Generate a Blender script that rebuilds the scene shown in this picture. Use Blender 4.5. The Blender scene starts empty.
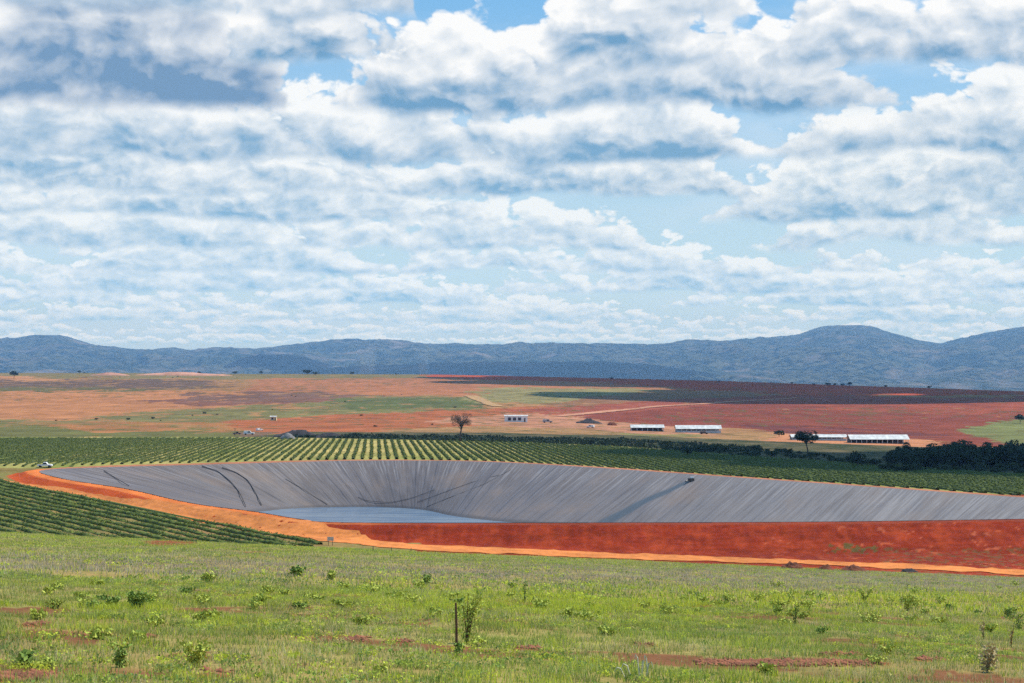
import bpy, math, random
import numpy as np

SC = bpy.context.scene
COL = SC.collection
F, CX, HY = 1600.0, 512.0, 350.0          # focal length in pixels, centre column, eye level row
RNG = np.random.default_rng(11)
random.seed(5)

# ------------------------------------------------------------------ noise
def _hash(ix, iy, seed):
    h = (ix.astype(np.int64) * 374761393 + iy.astype(np.int64) * 668265263 + seed * 1274126177) & 0xffffffff
    h = ((h ^ (h >> 13)) * 1274126177) & 0xffffffff
    return ((h ^ (h >> 16)) & 0xffff) / 65535.0

def vnoise(x, y, seed=0):
    x = np.asarray(x, float); y = np.asarray(y, float)
    ix = np.floor(x); iy = np.floor(y); fx = x - ix; fy = y - iy
    fx = fx * fx * (3 - 2 * fx); fy = fy * fy * (3 - 2 * fy)
    a = _hash(ix, iy, seed); b = _hash(ix + 1, iy, seed)
    c = _hash(ix, iy + 1, seed); d = _hash(ix + 1, iy + 1, seed)
    return (a * (1 - fx) + b * fx) * (1 - fy) + (c * (1 - fx) + d * fx) * fy

def fbm(x, y, seed=0, octv=4, rough=0.5):
    s = 0; a = 1; t = 0
    x = np.asarray(x, float); y = np.asarray(y, float)
    for i in range(octv):
        s = s + a * vnoise(x, y, seed + i * 17); t += a
        x = x * 2.03 + 13.7; y = y * 2.03 + 7.1; a *= rough
    return s / t                                     # 0..1

def sstep(e0, e1, v):
    t = np.clip((v - e0) / (e1 - e0), 0, 1)
    return t * t * (3 - 2 * t)

# ------------------------------------------------------------------ reservoir outline
PAIRS = [((-149,533),(-95,560)),((-119,495),(-85,530)),((-90.6,450),(-70,490)),((-68,425),(-50,460)),((-54,407),(-35,440)),
 ((-43,399),(-25,434)),((-3,398),(0,434)),((72,400),(70,435)),((130,407),(110,437)),((165,414),(127,439)),((197,427),(132,442)),
 ((177,444),(128,445)),((149,466),(120,447)),((120,495),(95,468)),((94,521),(69,494)),((65,550),(40,520)),((32,583),(5,540)),
 ((-4.6,612),(-19,563)),((-32,621),(-33,587)),((-63,621),(-50,597)),((-92,610),(-70,596)),((-117,599),(-82,591)),
 ((-148,587),(-90,582)),((-168,571),(-96,572))]
ZC, ZW = -43.0, -58.6

def catmull(P, n):
    P = np.array(P, float); m = len(P); out = []
    for i in range(m):
        p0, p1, p2, p3 = P[(i-1) % m], P[i], P[(i+1) % m], P[(i+2) % m]
        for k in range(n):
            t = k / n
            out.append(.5 * ((2*p1) + (-p0+p2)*t + (2*p0-5*p1+4*p2-p3)*t*t + (-p0+3*p1-3*p2+p3)*t**3))
    return np.array(out)
RIM = catmull([p[0] for p in PAIRS], 10)
SHORE = catmull([p[1] for p in PAIRS], 10)

def sdist(x, y, poly):
    """signed distance to a closed polygon, negative inside"""
    x = np.asarray(x, float); y = np.asarray(y, float)
    d2 = np.full(x.shape, 1e18); ins = np.zeros(x.shape, bool)
    n = len(poly)
    for i in range(n):
        ax, ay = poly[i]; bx, by = poly[(i+1) % n]
        ex, ey = bx-ax, by-ay; L = ex*ex+ey*ey + 1e-12
        t = np.clip(((x-ax)*ex + (y-ay)*ey) / L, 0, 1)
        d2 = np.minimum(d2, (x-ax-t*ex)**2 + (y-ay-t*ey)**2)
        c = (ay > y) != (by > y)
        if ey != 0:
            ins ^= c & (x < (bx-ax)*(y-ay)/ey + ax)
    d = np.sqrt(d2)
    return np.where(ins, -d, d)
RIMC = RIM[::3]

# ------------------------------------------------------------------ terrain height
EDGE_PX = [-600, 0, 120, 250, 430, 512, 720, 860, 1024, 1600]
EDGE_PY = [372, 373, 373, 374, 374.5, 376, 381, 386, 391.5, 398]
EDGE_Y = [3500, 3500, 3500, 3500, 3450, 3400, 3200, 2800, 2450, 2100]

def z_fore(x, y):
    s1, s2 = .155, .1172
    k = 9.0
    g = 2.2 + s1*y - (s1-s2)*k*np.log1p(np.exp(np.clip((y-42)/k, -40, 40)))
    xx = np.clip(x, -170, 170)
    bumps = (fbm(x/14., y/14., 3, 3)-.5)*.55 + (fbm(x/3., y/3., 4, 2)-.5)*.14
    w = np.clip((y-8)/30, .1, 1)
    return -g - .044*xx + bumps*w

def z_far(x, y):
    xr = np.maximum(x, -42)
    yy = np.minimum(y, 1400)
    plane = -(28.86 + .024*yy + .0199*xr)
    px = CX + F*x/np.maximum(y, 1)
    ye = np.interp(px, EDGE_PX, EDGE_Y)
    ze = -(np.interp(px, EDGE_PX, EDGE_PY)-HY)/F*ye
    t = np.clip((y-1400)/(ye-1400), 0, 1)
    z = plane*(1-t) + ze*t
    z = z + (fbm(x/220., y/260., 21, 3)-.5)*np.clip((y-900)/900, 0, 1)*5.0*(1-t*.8)
    drop = np.clip((y-ye)/500, 0, 1)
    z = z - sstep(0, 1, drop)*(60)
    return z

def terrain(x, y, want_d=False):
    x = np.asarray(x, float); y = np.asarray(y, float)
    zn = np.interp(x, [-260,-50,0,50,100,220], [-44.3,-45.2,-46.8,-48.3,-48.6,-52.0])
    zn = zn + (fbm(x/25., y/25., 31, 3)-.5)*.8
    zf = z_far(x, y)
    # foreground hill drops off to the flat behind its brow
    brow = 338 + (fbm(x/20., y*0, 5, 3)-.5)*8
    w1 = sstep(-3, 26, y-brow)
    z = z_fore(x, y)*(1-w1) + zn*w1
    # ground behind the reservoir
    yb = np.interp(x, [-400,-169,-100,-30,65,149,197,400], [560,585,604,615,545,458,418,380])
    w2 = sstep(-18, 14, y-yb)
    z = z*(1-w2) + zf*w2
    d = np.full(x.shape, 1e3)
    m = (y > 340) & (y < 720) & (x > -260) & (x < 300)
    if m.any():
        dm = sdist(x[m], y[m], RIMC); zz = z[m]
        fill = ZC - np.maximum(0, dm-5.0)/2.55
        cut = ZC + np.maximum(0, dm-3.0)/3.2
        zo = np.minimum(np.maximum(zz, fill), cut)
        zo = zo + (fbm(x[m]/2.5, y[m]/2.5, 41, 3)-.5)*.35*np.clip((dm-4)/4, 0, 1)
        zo = zo - np.abs(fbm(x[m]/1.6, y[m]/9, 43, 3)-.5)*1.1*np.clip((dm-5)/2, 0, 1)*np.clip((16-dm)/4, 0, 1)*(y[m] < 480)
        zi = ZC - .25 + np.maximum(dm, -30)*.85      # inside: well under the liner
        z[m] = np.where(dm > 0, zo, zi)
        d[m] = dm
    return (z, d) if want_d else z

_YS = np.concatenate([np.arange(6, 720, .5), np.arange(720, 1500, 2.), np.arange(1500, 4600, 8.)])
def at(px, py):
    """point of the ground seen at a photo position"""
    xs = (px-CX)/F*_YS
    zr = -(py-HY)/F*_YS
    zt = terrain(xs, _YS)
    i = np.argmax(zr <= zt)
    if zr[i] > zt[i]: i = len(_YS)-1
    return np.array([xs[i], _YS[i], zt[i]])
def gz(x, y):
    return float(terrain(np.array([x]), np.array([y]))[0])

# ------------------------------------------------------------------ object helpers
def tag(o, label=None, cat=None, group=None, kind=None):
    if label: o['label'] = label
    if cat: o['category'] = cat
    if group: o['group'] = group
    if kind: o['kind'] = kind
    return o

def mk(name, v, f, mat, parent=None, loc=None, col=None, smooth=False, attrs=None):
    """mesh object from arrays; f: (n,4) or (n,3) array, or list of lists"""
    me = bpy.data.meshes.new(name)
    v = np.asarray(v, np.float32)
    if isinstance(f, np.ndarray):
        n, k = f.shape
        me.vertices.add(len(v)); me.vertices.foreach_set('co', v.ravel())
        me.loops.add(n*k); me.loops.foreach_set('vertex_index', f.astype(np.int32).ravel())
        me.polygons.add(n); me.polygons.foreach_set('loop_start', np.arange(0, n*k, k, dtype=np.int32))
        me.update(calc_edges=True)
    else:
        me.from_pydata([tuple(p) for p in v], [], f)
    if smooth:
        me.polygons.foreach_set('use_smooth', np.ones(len(me.polygons), bool))
    if col is not None:
        a = me.color_attributes.new('tone', 'FLOAT_COLOR', 'POINT')
        c = np.ones((len(v), 4), np.float32); c[:, :3] = col
        a.data.foreach_set('color', c.ravel())
    for nme, arr in (attrs or {}).items():
        a = me.attributes.new(nme, 'FLOAT', 'POINT'); a.data.foreach_set('value', np.asarray(arr, np.float32))
    me.materials.append(mat)
    o = bpy.data.objects.new(name, me); COL.objects.link(o)
    if parent is not None: o.parent = parent
    if loc is not None: o.location = loc
    return o

def empty(name, loc, rz=0.0):
    o = bpy.data.objects.new(name, None); COL.objects.link(o)
    o.location = loc; o.rotation_euler = (0, 0, rz); o.empty_display_size = .3
    return o

def copy_tree(o, loc, rz=0.0, sc=None):
    c = o.copy(); COL.objects.link(c)
    c.location = loc; c.rotation_euler = (0, 0, rz)
    if sc is not None: c.scale = (sc, sc, sc)
    for ch in list(o.children):
        d = ch.copy(); COL.objects.link(d); d.parent = c
        for g in list(ch.children):
            e = g.copy(); COL.objects.link(e); e.parent = d
    return c

class MB:
    def __init__(s): s.v = []; s.f = []
    def box(s, x0, x1, y0, y1, z0, z1):
        b = len(s.v)
        s.v += [(x0,y0,z0),(x1,y0,z0),(x1,y1,z0),(x0,y1,z0),(x0,y0,z1),(x1,y0,z1),(x1,y1,z1),(x0,y1,z1)]
        s.f += [[b+i for i in q] for q in ((0,3,2,1),(4,5,6,7),(0,1,5,4),(1,2,6,5),(2,3,7,6),(3,0,4,7))]
        return s
    def prism(s, prof, x0, x1):
        """profile in (y,z) swept along x"""
        b = len(s.v); n = len(prof)
        s.v += [(x0,y,z) for y,z in prof] + [(x1,y,z) for y,z in prof]
        for i in range(n):
            j = (i+1) % n
            s.f.append([b+i, b+j, b+n+j, b+n+i])
        s.f.append([b+i for i in range(n)][::-1]); s.f.append([b+n+i for i in range(n)])
        return s
    def prismy(s, prof, y0, y1):
        """profile in (x,z) swept along y"""
        b = len(s.v); n = len(prof)
        s.v += [(x,y0,z) for x,z in prof] + [(x,y1,z) for x,z in prof]
        for i in range(n):
            j = (i+1) % n
            s.f.append([b+i, b+j, b+n+j, b+n+i])
        s.f.append([b+i for i in range(n)]); s.f.append([b+n+i for i in range(n)][::-1])
        return s
    def tube(s, pts, rad, n=6):
        pts = np.array(pts, float); b = len(s.v)
        for i, p in enumerate(pts):
            t = pts[min(i+1, len(pts)-1)] - pts[max(i-1, 0)]
            t = t/(np.linalg.norm(t)+1e-9)
            u = np.cross(t, (0,0,1.)) if abs(t[2]) < .95 else np.cross(t, (1.,0,0))
            u /= np.linalg.norm(u); w = np.cross(t, u)
            r = rad[i] if hasattr(rad, '__len__') else rad
            for k in range(n):
                a = 2*math.pi*k/n
                s.v.append(tuple(p + r*(math.cos(a)*u + math.sin(a)*w)))
        for i in range(len(pts)-1):
            for k in range(n):
                s.f.append([b+i*n+k, b+i*n+(k+1) % n, b+(i+1)*n+(k+1) % n, b+(i+1)*n+k])
        s.f.append([b+k for k in range(n)][::-1]); s.f.append([b+(len(pts)-1)*n+k for k in range(n)])
        return s
    def build(s, name, mat, parent=None, loc=None, smooth=False):
        return mk(name, np.array(s.v), s.f, mat, parent, loc, smooth=smooth)

def leaf_quads(cen, size, rng, flat=.3):
    """randomly turned small leaf faces"""
    n = len(cen)
    a = rng.normal(size=(n,3)); a /= np.linalg.norm(a, axis=1)[:,None]
    b = rng.normal(size=(n,3)); b -= (a*b).sum(1)[:,None]*a; b /= np.linalg.norm(b, axis=1)[:,None]
    s = np.asarray(size).reshape(-1,1)*np.ones((n,1))
    v = np.stack([cen - a*s, cen + b*s*.55, cen + a*s, cen - b*s*.55], 1).reshape(-1,3)
    f = np.arange(n*4).reshape(n,4)
    return v, f

# ------------------------------------------------------------------ materials
def new_mat(name):
    m = bpy.data.materials.new(name); m.use_nodes = True
    nt = m.node_tree; b = nt.nodes['Principled BSDF']
    return m, nt, b
def nd(nt, t, **kw):
    n = nt.nodes.new(t)
    for k, v in kw.items():
        if k.startswith('i_'):
            n.inputs[k[2:].replace('_', ' ')].default_value = v
        else: setattr(n, k, v)
    return n
def math_(nt, op, a, b=None, c=None, clamp=False):
    n = nt.nodes.new('ShaderNodeMath'); n.operation = op; n.use_clamp = clamp
    for i, v in enumerate((a, b, c)):
        if v is None: continue
        if isinstance(v, (int, float)): n.inputs[i].default_value = v
        else: nt.links.new(v, n.inputs[i])
    return n.outputs[0]
def mixc(nt, fac, a, b, blend='MIX'):
    n = nt.nodes.new('ShaderNodeMix'); n.data_type = 'RGBA'; n.blend_type = blend
    for i, v in ((0, fac), (6, a), (7, b)):
        if isinstance(v, (int, float)): n.inputs[i].default_value = v
        elif isinstance(v, tuple): n.inputs[i].default_value = (*v, 1) if len(v) == 3 else v
        else: nt.links.new(v, n.inputs[i])
    return n.outputs[2]
def maprange(nt, v, a, b, c=0., d=1., smooth=True):
    n = nt.nodes.new('ShaderNodeMapRange')
    n.interpolation_type = 'SMOOTHSTEP' if smooth else 'LINEAR'
    nt.links.new(v, n.inputs[0])
    for i, q in enumerate((a, b, c, d)): n.inputs[i+1].default_value = q
    return n.outputs[0]

def plain(name, c, rough=.7, metal=0., var=.25, scale=3., bump=0.):
    """paint, wood or metal with uneven tone"""
    m, nt, b = new_mat(name)
    tc = nd(nt, 'ShaderNodeTexCoord')
    nz = nd(nt, 'ShaderNodeTexNoise', i_Scale=scale, i_Detail=5., i_Roughness=.6)
    nt.links.new(tc.outputs['Object'], nz.inputs['Vector'])
    f = maprange(nt, nz.outputs['Fac'], .3, .7, 1-var, 1+var*.3)
    mul = nd(nt, 'ShaderNodeVectorMath', operation='SCALE')
    mul.inputs[0].default_value = c
    nt.links.new(f, mul.inputs['Scale'])
    nt.links.new(mul.outputs[0], b.inputs['Base Color'])
    b.inputs['Roughness'].default_value = rough; b.inputs['Metallic'].default_value = metal
    return m

def tone_mat(name, rough=.9, translucent=0., spec=.2):
    """colour from the tone attribute with fine noise"""
    m, nt, b = new_mat(name)
    at_ = nd(nt, 'ShaderNodeAttribute', attribute_name='tone')
    nt.links.new(at_.outputs['Color'], b.inputs['Base Color'])
    b.inputs['Roughness'].default_value = rough
    b.inputs['Specular IOR Level'].default_value = spec
    if translucent:
        tr = nd(nt, 'ShaderNodeBsdfTranslucent')
        nt.links.new(at_.outputs['Color'], tr.inputs['Color'])
        mx = nd(nt, 'ShaderNodeMixShader'); mx.inputs[0].default_value = translucent
        nt.links.new(b.outputs[0], mx.inputs[1]); nt.links.new(tr.outputs[0], mx.inputs[2])
        nt.links.new(mx.outputs[0], nt.nodes['Material Output'].inputs['Surface'])
    return m

def foliage_mat(name, dark, light, rand=.35):
    """leaf colour, varied by leaf clump and by plant"""
    m, nt, b = new_mat(name)
    tc = nd(nt, 'ShaderNodeTexCoord'); oi = nd(nt, 'ShaderNodeObjectInfo')
    nz = nd(nt, 'ShaderNodeTexNoise', i_Scale=.9, i_Detail=4., i_Roughness=.65)
    nt.links.new(tc.outputs['Object'], nz.inputs['Vector'])
    f = maprange(nt, nz.outputs['Fac'], .32, .68)
    r = math_(nt, 'MULTIPLY_ADD', oi.outputs['Random'], rand, -rand/2)
    f2 = math_(nt, 'ADD', f, r, clamp=True)
    c = mixc(nt, f2, dark, light)
    nt.links.new(c, b.inputs['Base Color'])
    b.inputs['Roughness'].default_value = .75; b.inputs['Specular IOR Level'].default_value = .25
    return m

# ground: the tone attribute carries what grows or lies there, noise breaks it up
def ground_mat():
    m, nt, b = new_mat('soil_and_field')
    at_ = nd(nt, 'ShaderNodeAttribute', attribute_name='tone')
    geo = nd(nt, 'ShaderNodeNewGeometry')
    def nz(sx, sy, det=5., rough=.6):
        mp = nd(nt, 'ShaderNodeMapping'); mp.inputs['Scale'].default_value = (sx, sy, 1)
        nt.links.new(geo.outputs['Position'], mp.inputs['Vector'])
        n = nd(nt, 'ShaderNodeTexNoise', i_Scale=1., i_Detail=det, i_Roughness=rough)
        nt.links.new(mp.outputs[0], n.inputs['Vector']); return n.outputs['Fac']
    n1 = nz(.6, .6); n2 = nz(.05, .03, 7., .65); n3 = nz(4., 4., 4.)
    f = math_(nt, 'ADD', maprange(nt, n1, .3, .7, .86, 1.14), maprange(nt, n2, .3, .7, -.22, .2))
    f = math_(nt, 'MULTIPLY', f, maprange(nt, n3, .3, .7, .85, 1.12))
    sc = nd(nt, 'ShaderNodeVectorMath', operation='SCALE')
    nt.links.new(at_.outputs['Color'], sc.inputs[0]); nt.links.new(f, sc.inputs['Scale'])
    nt.links.new(sc.outputs[0], b.inputs['Base Color'])
    b.inputs['Roughness'].default_value = .95; b.inputs['Specular IOR Level'].default_value = .1
    bp = nd(nt, 'ShaderNodeBump'); bp.inputs['Strength'].default_value = .5; bp.inputs['Distance'].default_value = .25
    nt.links.new(n1, bp.inputs['Height']); nt.links.new(bp.outputs[0], b.inputs['Normal'])
    return m

M = {}
M['ground'] = ground_mat()
M['grass'] = tone_mat('grass_blades', .8, .3)
M['hedge'] = tone_mat('crop_leaves', .75, .12)
M['white'] = plain('white_paint', (.8,.8,.78), .6, var=.12, scale=.6)
M['roof'] = plain('white_roof_sheet', (.66,.655,.63), .5, var=.35, scale=.35)
M['wall'] = plain('pale_wall', (.62,.63,.64), .8, var=.15, scale=.7)
M['yellow'] = plain('yellow_wall', (.75,.62,.33), .8, var=.15, scale=.7)
M['dark'] = plain('dark_interior', (.12,.088,.07), .8, var=.5, scale=.5)
M['glass'] = plain('dark_glass', (.02,.025,.03), .1, var=.05)
M['tyre'] = plain('tyre_rubber', (.02,.02,.02), .85)
M['silver'] = plain('silver_paint', (.4,.4,.42), .4, metal=.3)
M['post'] = plain('weathered_wood', (.17,.115,.075), .9, var=.4, scale=6)
M['bark'] = plain('bark', (.1,.075,.055), .95, var=.4, scale=4)
M['stick'] = plain('dry_stem', (.13,.06,.03), .9, var=.4, scale=10)
M['stem'] = plain('green_stem', (.08,.12,.03), .8, var=.4, scale=10)
M['greydirt'] = plain('grey_spoil', (.24,.22,.21), .95, var=.35, scale=.8)
M['darkdirt'] = plain('dark_spoil', (.05,.042,.042), .95, var=.4, scale=.5)
M['clods'] = plain('soil_clods', (.33,.115,.055), .95, var=.5, scale=1.2)
M['reddirt'] = plain('red_clods', (.2,.055,.022), .95, var=.5, scale=1.2)
M['hose'] = plain('black_hose', (.025,.025,.03), .5)
M['machine'] = plain('worn_machine', (.16,.13,.12), .7, var=.4, scale=2)
M['crown_dark'] = foliage_mat('dark_tree_leaves', (.016,.034,.02), (.05,.085,.04))
M['crown_mid'] = foliage_mat('tree_leaves', (.022,.04,.018), (.06,.085,.035))
M['crown_dry'] = foliage_mat('brown_twigs', (.06,.04,.026), (.13,.09,.06))
M['weed_bright'] = foliage_mat('bright_weed_leaves', (.34,.40,.05), (.58,.61,.10), .5)
M['weed_dark'] = foliage_mat('dark_weed_leaves', (.13,.21,.035), (.34,.44,.07), .4)
M['weed_dry'] = foliage_mat('dry_weed_leaves', (.36,.22,.07), (.74,.6,.32), .4)
M['straw'] = foliage_mat('pale_grass_leaf', (.5,.5,.36), (.7,.68,.5), .4)

# ------------------------------------------------------------------ ground sheet
def rows():
    return np.concatenate([np.arange(-34, 40, 2.), np.arange(40, 330, .9), np.arange(330, 430, .75), np.arange(430, 640, 1.1),
                           np.arange(640, 1500, 3.5), np.arange(1500, 4300, 9.)])
cols_in = np.arange(-.345, .3451, .0014)
cols = np.concatenate([-np.geomspace(.62, .35, 24), cols_in, np.geomspace(.35, .62, 24)])
YR = rows()
TX, YY = np.meshgrid(cols, YR)
XX = TX*(YY+40.)
shape = XX.shape
gx, gy = XX.ravel(), YY.ravel()
gzv, gd = terrain(gx, gy, True)
gpx = CX + F*gx/np.maximum(gy, 1); gpy = HY - F*gzv/np.maximum(gy, 1)

def srgb(r, g, b):
    c = np.array([r, g, b], float)/255
    return np.where(c <= .04045, c/12.92, ((c+.055)/1.055)**2.4)

def in_poly(px, py, poly):
    ins = np.zeros(px.shape, bool); n = len(poly)
    for i in range(n):
        ax, ay = poly[i]; bx, by = poly[(i+1) % n]
        if ay == by: continue
        c = (ay > py) != (by > py)
        ins ^= c & (px < (bx-ax)*(py-ay)/(by-ay)+ax)
    return ins

# far country: (colour as it looks in daylight, outline as the fields lie in the photo, ragged amount, share)
DIRT = (215,148,112)
FIELDS = [
 ((190,138,88), [(-700,360),(1800,360),(1800,450),(-700,450)], 0, 1),
 ((146,130,82), [(-700,360),(440,360),(440,379),(250,380),(120,379),(-700,379)], 1.5, .8),
 ((214,150,100), [(-60,375.5),(28,376),(60,380),(20,381),(-60,382)], 1, .9),
 ((122,96,80), [(-700,380.5),(140,380),(250,384),(120,391),(-700,393)], 2, .75),  # dark band: a cloud shadow put into the field colour
 ((120,110,66), [(-700,388),(110,387.5),(200,390),(60,392.5),(-700,394)], 1.5, .8),
 ((206,138,90), [(-700,393),(100,391.5),(250,391),(330,402),(160,409),(100,420),(-700,421)], 1.5, .9),
 ((150,100,80), [(130,399),(260,394),(380,398),(330,403),(180,405)], 1.5, .8),
 ((198,128,86), [(250,379),(430,378),(620,384),(700,392),(470,396),(250,392)], 1.0, .9),
 ((140,102,84), [(200,393),(300,392),(390,396),(280,402),(180,400)], 1.5, .7),
 ((140,130,78), [(-700,421),(90,420),(130,412),(330,403),(370,396.5),(470,396.5),(488,408),(300,416),(200,430),(-700,440)], 2.0, .72),
 ((112,118,66), [(335,400),(470,397),(488,407),(350,411)], 1.0, .8),
 ((126,122,66), [(-700,425),(120,424),(230,430),(300,434),(300,440),(-700,440)], 1.2, .85),
 ((192,128,78), [(20,424),(100,421),(260,424),(240,432),(100,432)], 1.5, .6),
 ((196,112,68), [(230,420),(330,415),(490,408),(720,397),(720,425),(520,424),(440,428),(360,434),(240,434)], 1.0, .95),
 ((164,150,96), [(480,388),(560,387),(680,391),(640,395),(540,402),(470,403)], 1.5, .9),
 ((168,118,82), [(640,392),(760,390),(760,396),(560,408),(540,403)], 1.0, .8),
 ((176,92,68), [(500,410),(700,398),(850,393),(900,398),(730,405),(560,417)], .6, .9),
 ((156,78,56), [(560,417),(700,406),(860,398),(1800,398),(1800,446),(900,446),(730,428),(620,424)], .8, .97),
 ((174,88,60), [(780,398),(1800,396),(1800,421),(960,414),(820,412)], 1.5, .7),
 ((126,68,62), [(720,424),(850,428),(960,436),(900,440),(780,434)], 1.2, .6),
 ((206,92,54), [(430,360),(1800,360),(1800,404),(960,395),(800,395.5),(700,390),(600,383),(430,377)], .8, .9),
 ((188,140,92), [(340,437),(440,428),(560,424),(640,430),(800,437),(810,450),(700,442),(560,436),(440,440)], 1.2, .95),
 ((158,146,88), [(620,431),(700,433),(690,441),(610,436)], 1.2, .7),
 ((160,150,90), [(765,440),(802,440),(800,448),(765,447)], 1.0, .8),
 (DIRT, [(430,419),(500,413),(560,415),(620,421),(720,430),(720,436),(600,430),(520,426),(440,424)], 1.0, .85),
 ((226,150,104), [(770,434),(850,436),(930,440),(930,449),(880,452),(840,447),(800,448),(770,441)], 1.0, .95),
 ((140,70,56), [(820,449),(880,452),(925,450),(880,458),(830,457)], 1.0, .8),
 ((136,138,80), [(966,430),(1030,418),(1400,410),(1400,446),(1000,444)], 1.2, .95),
 ((140,110,84), [(236,431),(280,432),(270,438),(236,437)], .6, .8),
]
n_w = fbm(gx/60, gy/120, 51, 4)-.5
n_w2 = fbm(gx/90+31, gy/140, 57, 4)-.5
tone = np.zeros((len(gx), 3))
tone[:] = srgb(170,128,92)*.62
far = gy > 600
fpx, fpy, fn1, fn2 = gpx[far], gpy[far], n_w[far], n_w2[far]
tfar = tone[far]
fn3 = fbm(gx[far]/22, gy[far]/30, 63, 5, .7)
fn4 = fbm(gx[far]/16, gy[far]/40, 64, 4, .65)-.5
fn5 = fbm(gx[far]/26, gy[far]/60, 65, 5, .7)-.5
for c, poly, rag, share in FIELDS:
    ins = in_poly(fpx + (fn1*26+fn4*30)*(rag+.4), fpy + (fn2*4.2 + fn5*5.0)*(rag*.8+.15), poly)
    keep = ins & ((fn3 > .5-(share-.5)*.55) | (share >= 1))
    tfar[keep] = srgb(*c)*.62
mot = fbm(gx[far]/45, gy[far]/28, 66, 5, .65)
tfar = tfar*(1+.75*(mot-.5))[:,None]
speck = (fbm(gx[far]/9, gy[far]/16, 67, 3) > .63) & (gy[far] > 1000) & (fbm(gx[far]/150, gy[far]/220, 68, 3) > .47)
tfar[speck] = tfar[speck]*.35 + srgb(110,104,60)*.4
tone[far] = tfar

# plantation floor behind the reservoir: dry grass between the rows
xr = gx + .0856*gy
plant = (gy > 440) & (gd > 7.0) & (gy < 1100)
end_py = np.interp(gpx, [-200,0,250,500,620,750,900,1024,1300], [436,437,437,441,446,456,466,474,484])
near_line = np.interp(gx, [-400,-169,-100,-30,65,149,197,400], [560,585,604,615,545,458,418,380])
plant &= (gpy > end_py) & (gy > near_line-2)
cc = srgb(206,184,112)*.72
cg = srgb(150,156,74)*.62
mixv = np.clip(fbm(gx/18, gy/40, 71, 4)*1.6-.4 + np.abs(gpx-380)/1100, 0, 1)[:, None]
tone[plant] = (cc*(1-mixv)+cg*mixv)[plant]
scrub = (gy > 440) & (gpy <= end_py) & (gpy > end_py-np.interp(gpx, [-200,250,300,560,700,900,1200],[0,0,6,9,14,20,26])) & (gd > 7)
sc1 = np.clip(fbm(gx/9, gy/22, 75, 5, .65)*2.4-.7, 0, 1)[:,None]
tone[scrub] = (srgb(66,80,44)*.5*(1-sc1)+srgb(132,116,80)*.55*sc1)[scrub]
# around the reservoir
near = (gy > 300) & (gy < 640)
ylim = near_line
left_soil = near & (gy < ylim) & (gd > 4)
tone[left_soil] = (srgb(186,142,90)*.66*(1-mixv)+srgb(150,140,74)*.6*mixv)[left_soil]
redface = near & (gd > 4.6) & (gd < np.where(gx < -22, 15, 60)) & (gx > -75 + (n_w*20)) & (gy < 480)
mred = fbm(gx/5, gy/5, 81, 5, .65); mred2 = fbm(gx/1.3, gy/1.3, 82, 3)
gul = fbm(gx/1.1, gy/7, 83, 4, .6)
k1 = np.clip((mred-.35)/.3*.7 + (mred2-.5)*.9 + (gul-.5)*1.5, 0, 1)[:,None]
tone[redface] = (srgb(156,52,24)*.68*(1-k1)+srgb(180,70,34)*.70*k1)[redface]
gp = redface & (((gpx-850)/30)**2 + ((gpy-549)/5.5)**2 + (n_w*3) + (mred2-.5)*3 < 1.0)
tone[gp] = srgb(112,92,46)*.7
gp = redface & (gpx > 880) & (gpy > 548) & (mred2 > .56)
tone[gp] = srgb(140,86,48)*.7
pale = redface & (gpx > 760) & (fbm(gx/2.4, gy/3.2, 85, 5, .75) + (mred2-.5)*.4 > .69)
tone[pale] = srgb(200,96,60)*.72
crest = near & (gd > -2) & (gd <= 4.8 + n_w*1.2)
kc = np.clip((gx+62)/40, 0, 1)[:,None]
tone[crest] = (srgb(228,124,58)*.82*(1-kc) + srgb(150,62,34)*.8*kc)[crest]
leftface = near & (gd > 4.8) & (gd < 11) & (gx <= -75 + n_w*20) & (gy < 575)
tone[leftface] = srgb(200,84,34)*.78
farstrip = (gd > -2) & (gd < 7.0 + n_w*3) & (gy > near_line-8)
tone[farstrip] = srgb(206,132,96)*.66
# foreground field
fore = gy < 345
pn = fbm(gx/7, gy/9, 91, 5)
bare = (fbm(gx/4.5, gy/3.0, 95, 4) > .655) & (gy < 105)
fg = srgb(166,166,84)*.66*(1-pn[:,None]) + srgb(190,150,94)*.64*pn[:,None]
tone[fore] = fg[fore]
bare_px = [(14,678,46,5.0),(215,674,18,3),(38,625,15,2.0),(100,636,20,2.2),(145,637,12,1.8),(355,640,16,2),(400,642,16,1.8),(640,646,18,1.4),(790,664,95,3.2),
           (170,543,28,3.0),(530,648,14,1.6),(255,553,16,1.2),(840,655,22,1.6),(930,660,16,1.6),(705,607,12,1.2)]
bmask = np.zeros(len(gx), bool)
for (bx, by, rx, ry) in bare_px:
    bmask |= ((gpx-bx)/rx)**2 + ((gpy-by)/ry)**2 < 1 + (fbm(gx*1.2, gy*.8, 99, 3)-.5)*2.2
bmask &= fore
tone[bmask] = srgb(168,88,54)*.66
tone[bare & fore] = srgb(158,104,66)*.6

idx = np.arange(len(gx)).reshape(shape)
gf = np.stack([idx[:-1,:-1], idx[:-1,1:], idx[1:,1:], idx[1:,:-1]], -1).reshape(-1,4)
GV = np.stack([gx, gy, gzv], 1)
tag(mk('ground', GV, gf, M['ground'], col=np.clip(tone, 0, 1), smooth=True), 'rolling farmland of red soil and dry grass', None, None, 'structure')

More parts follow.
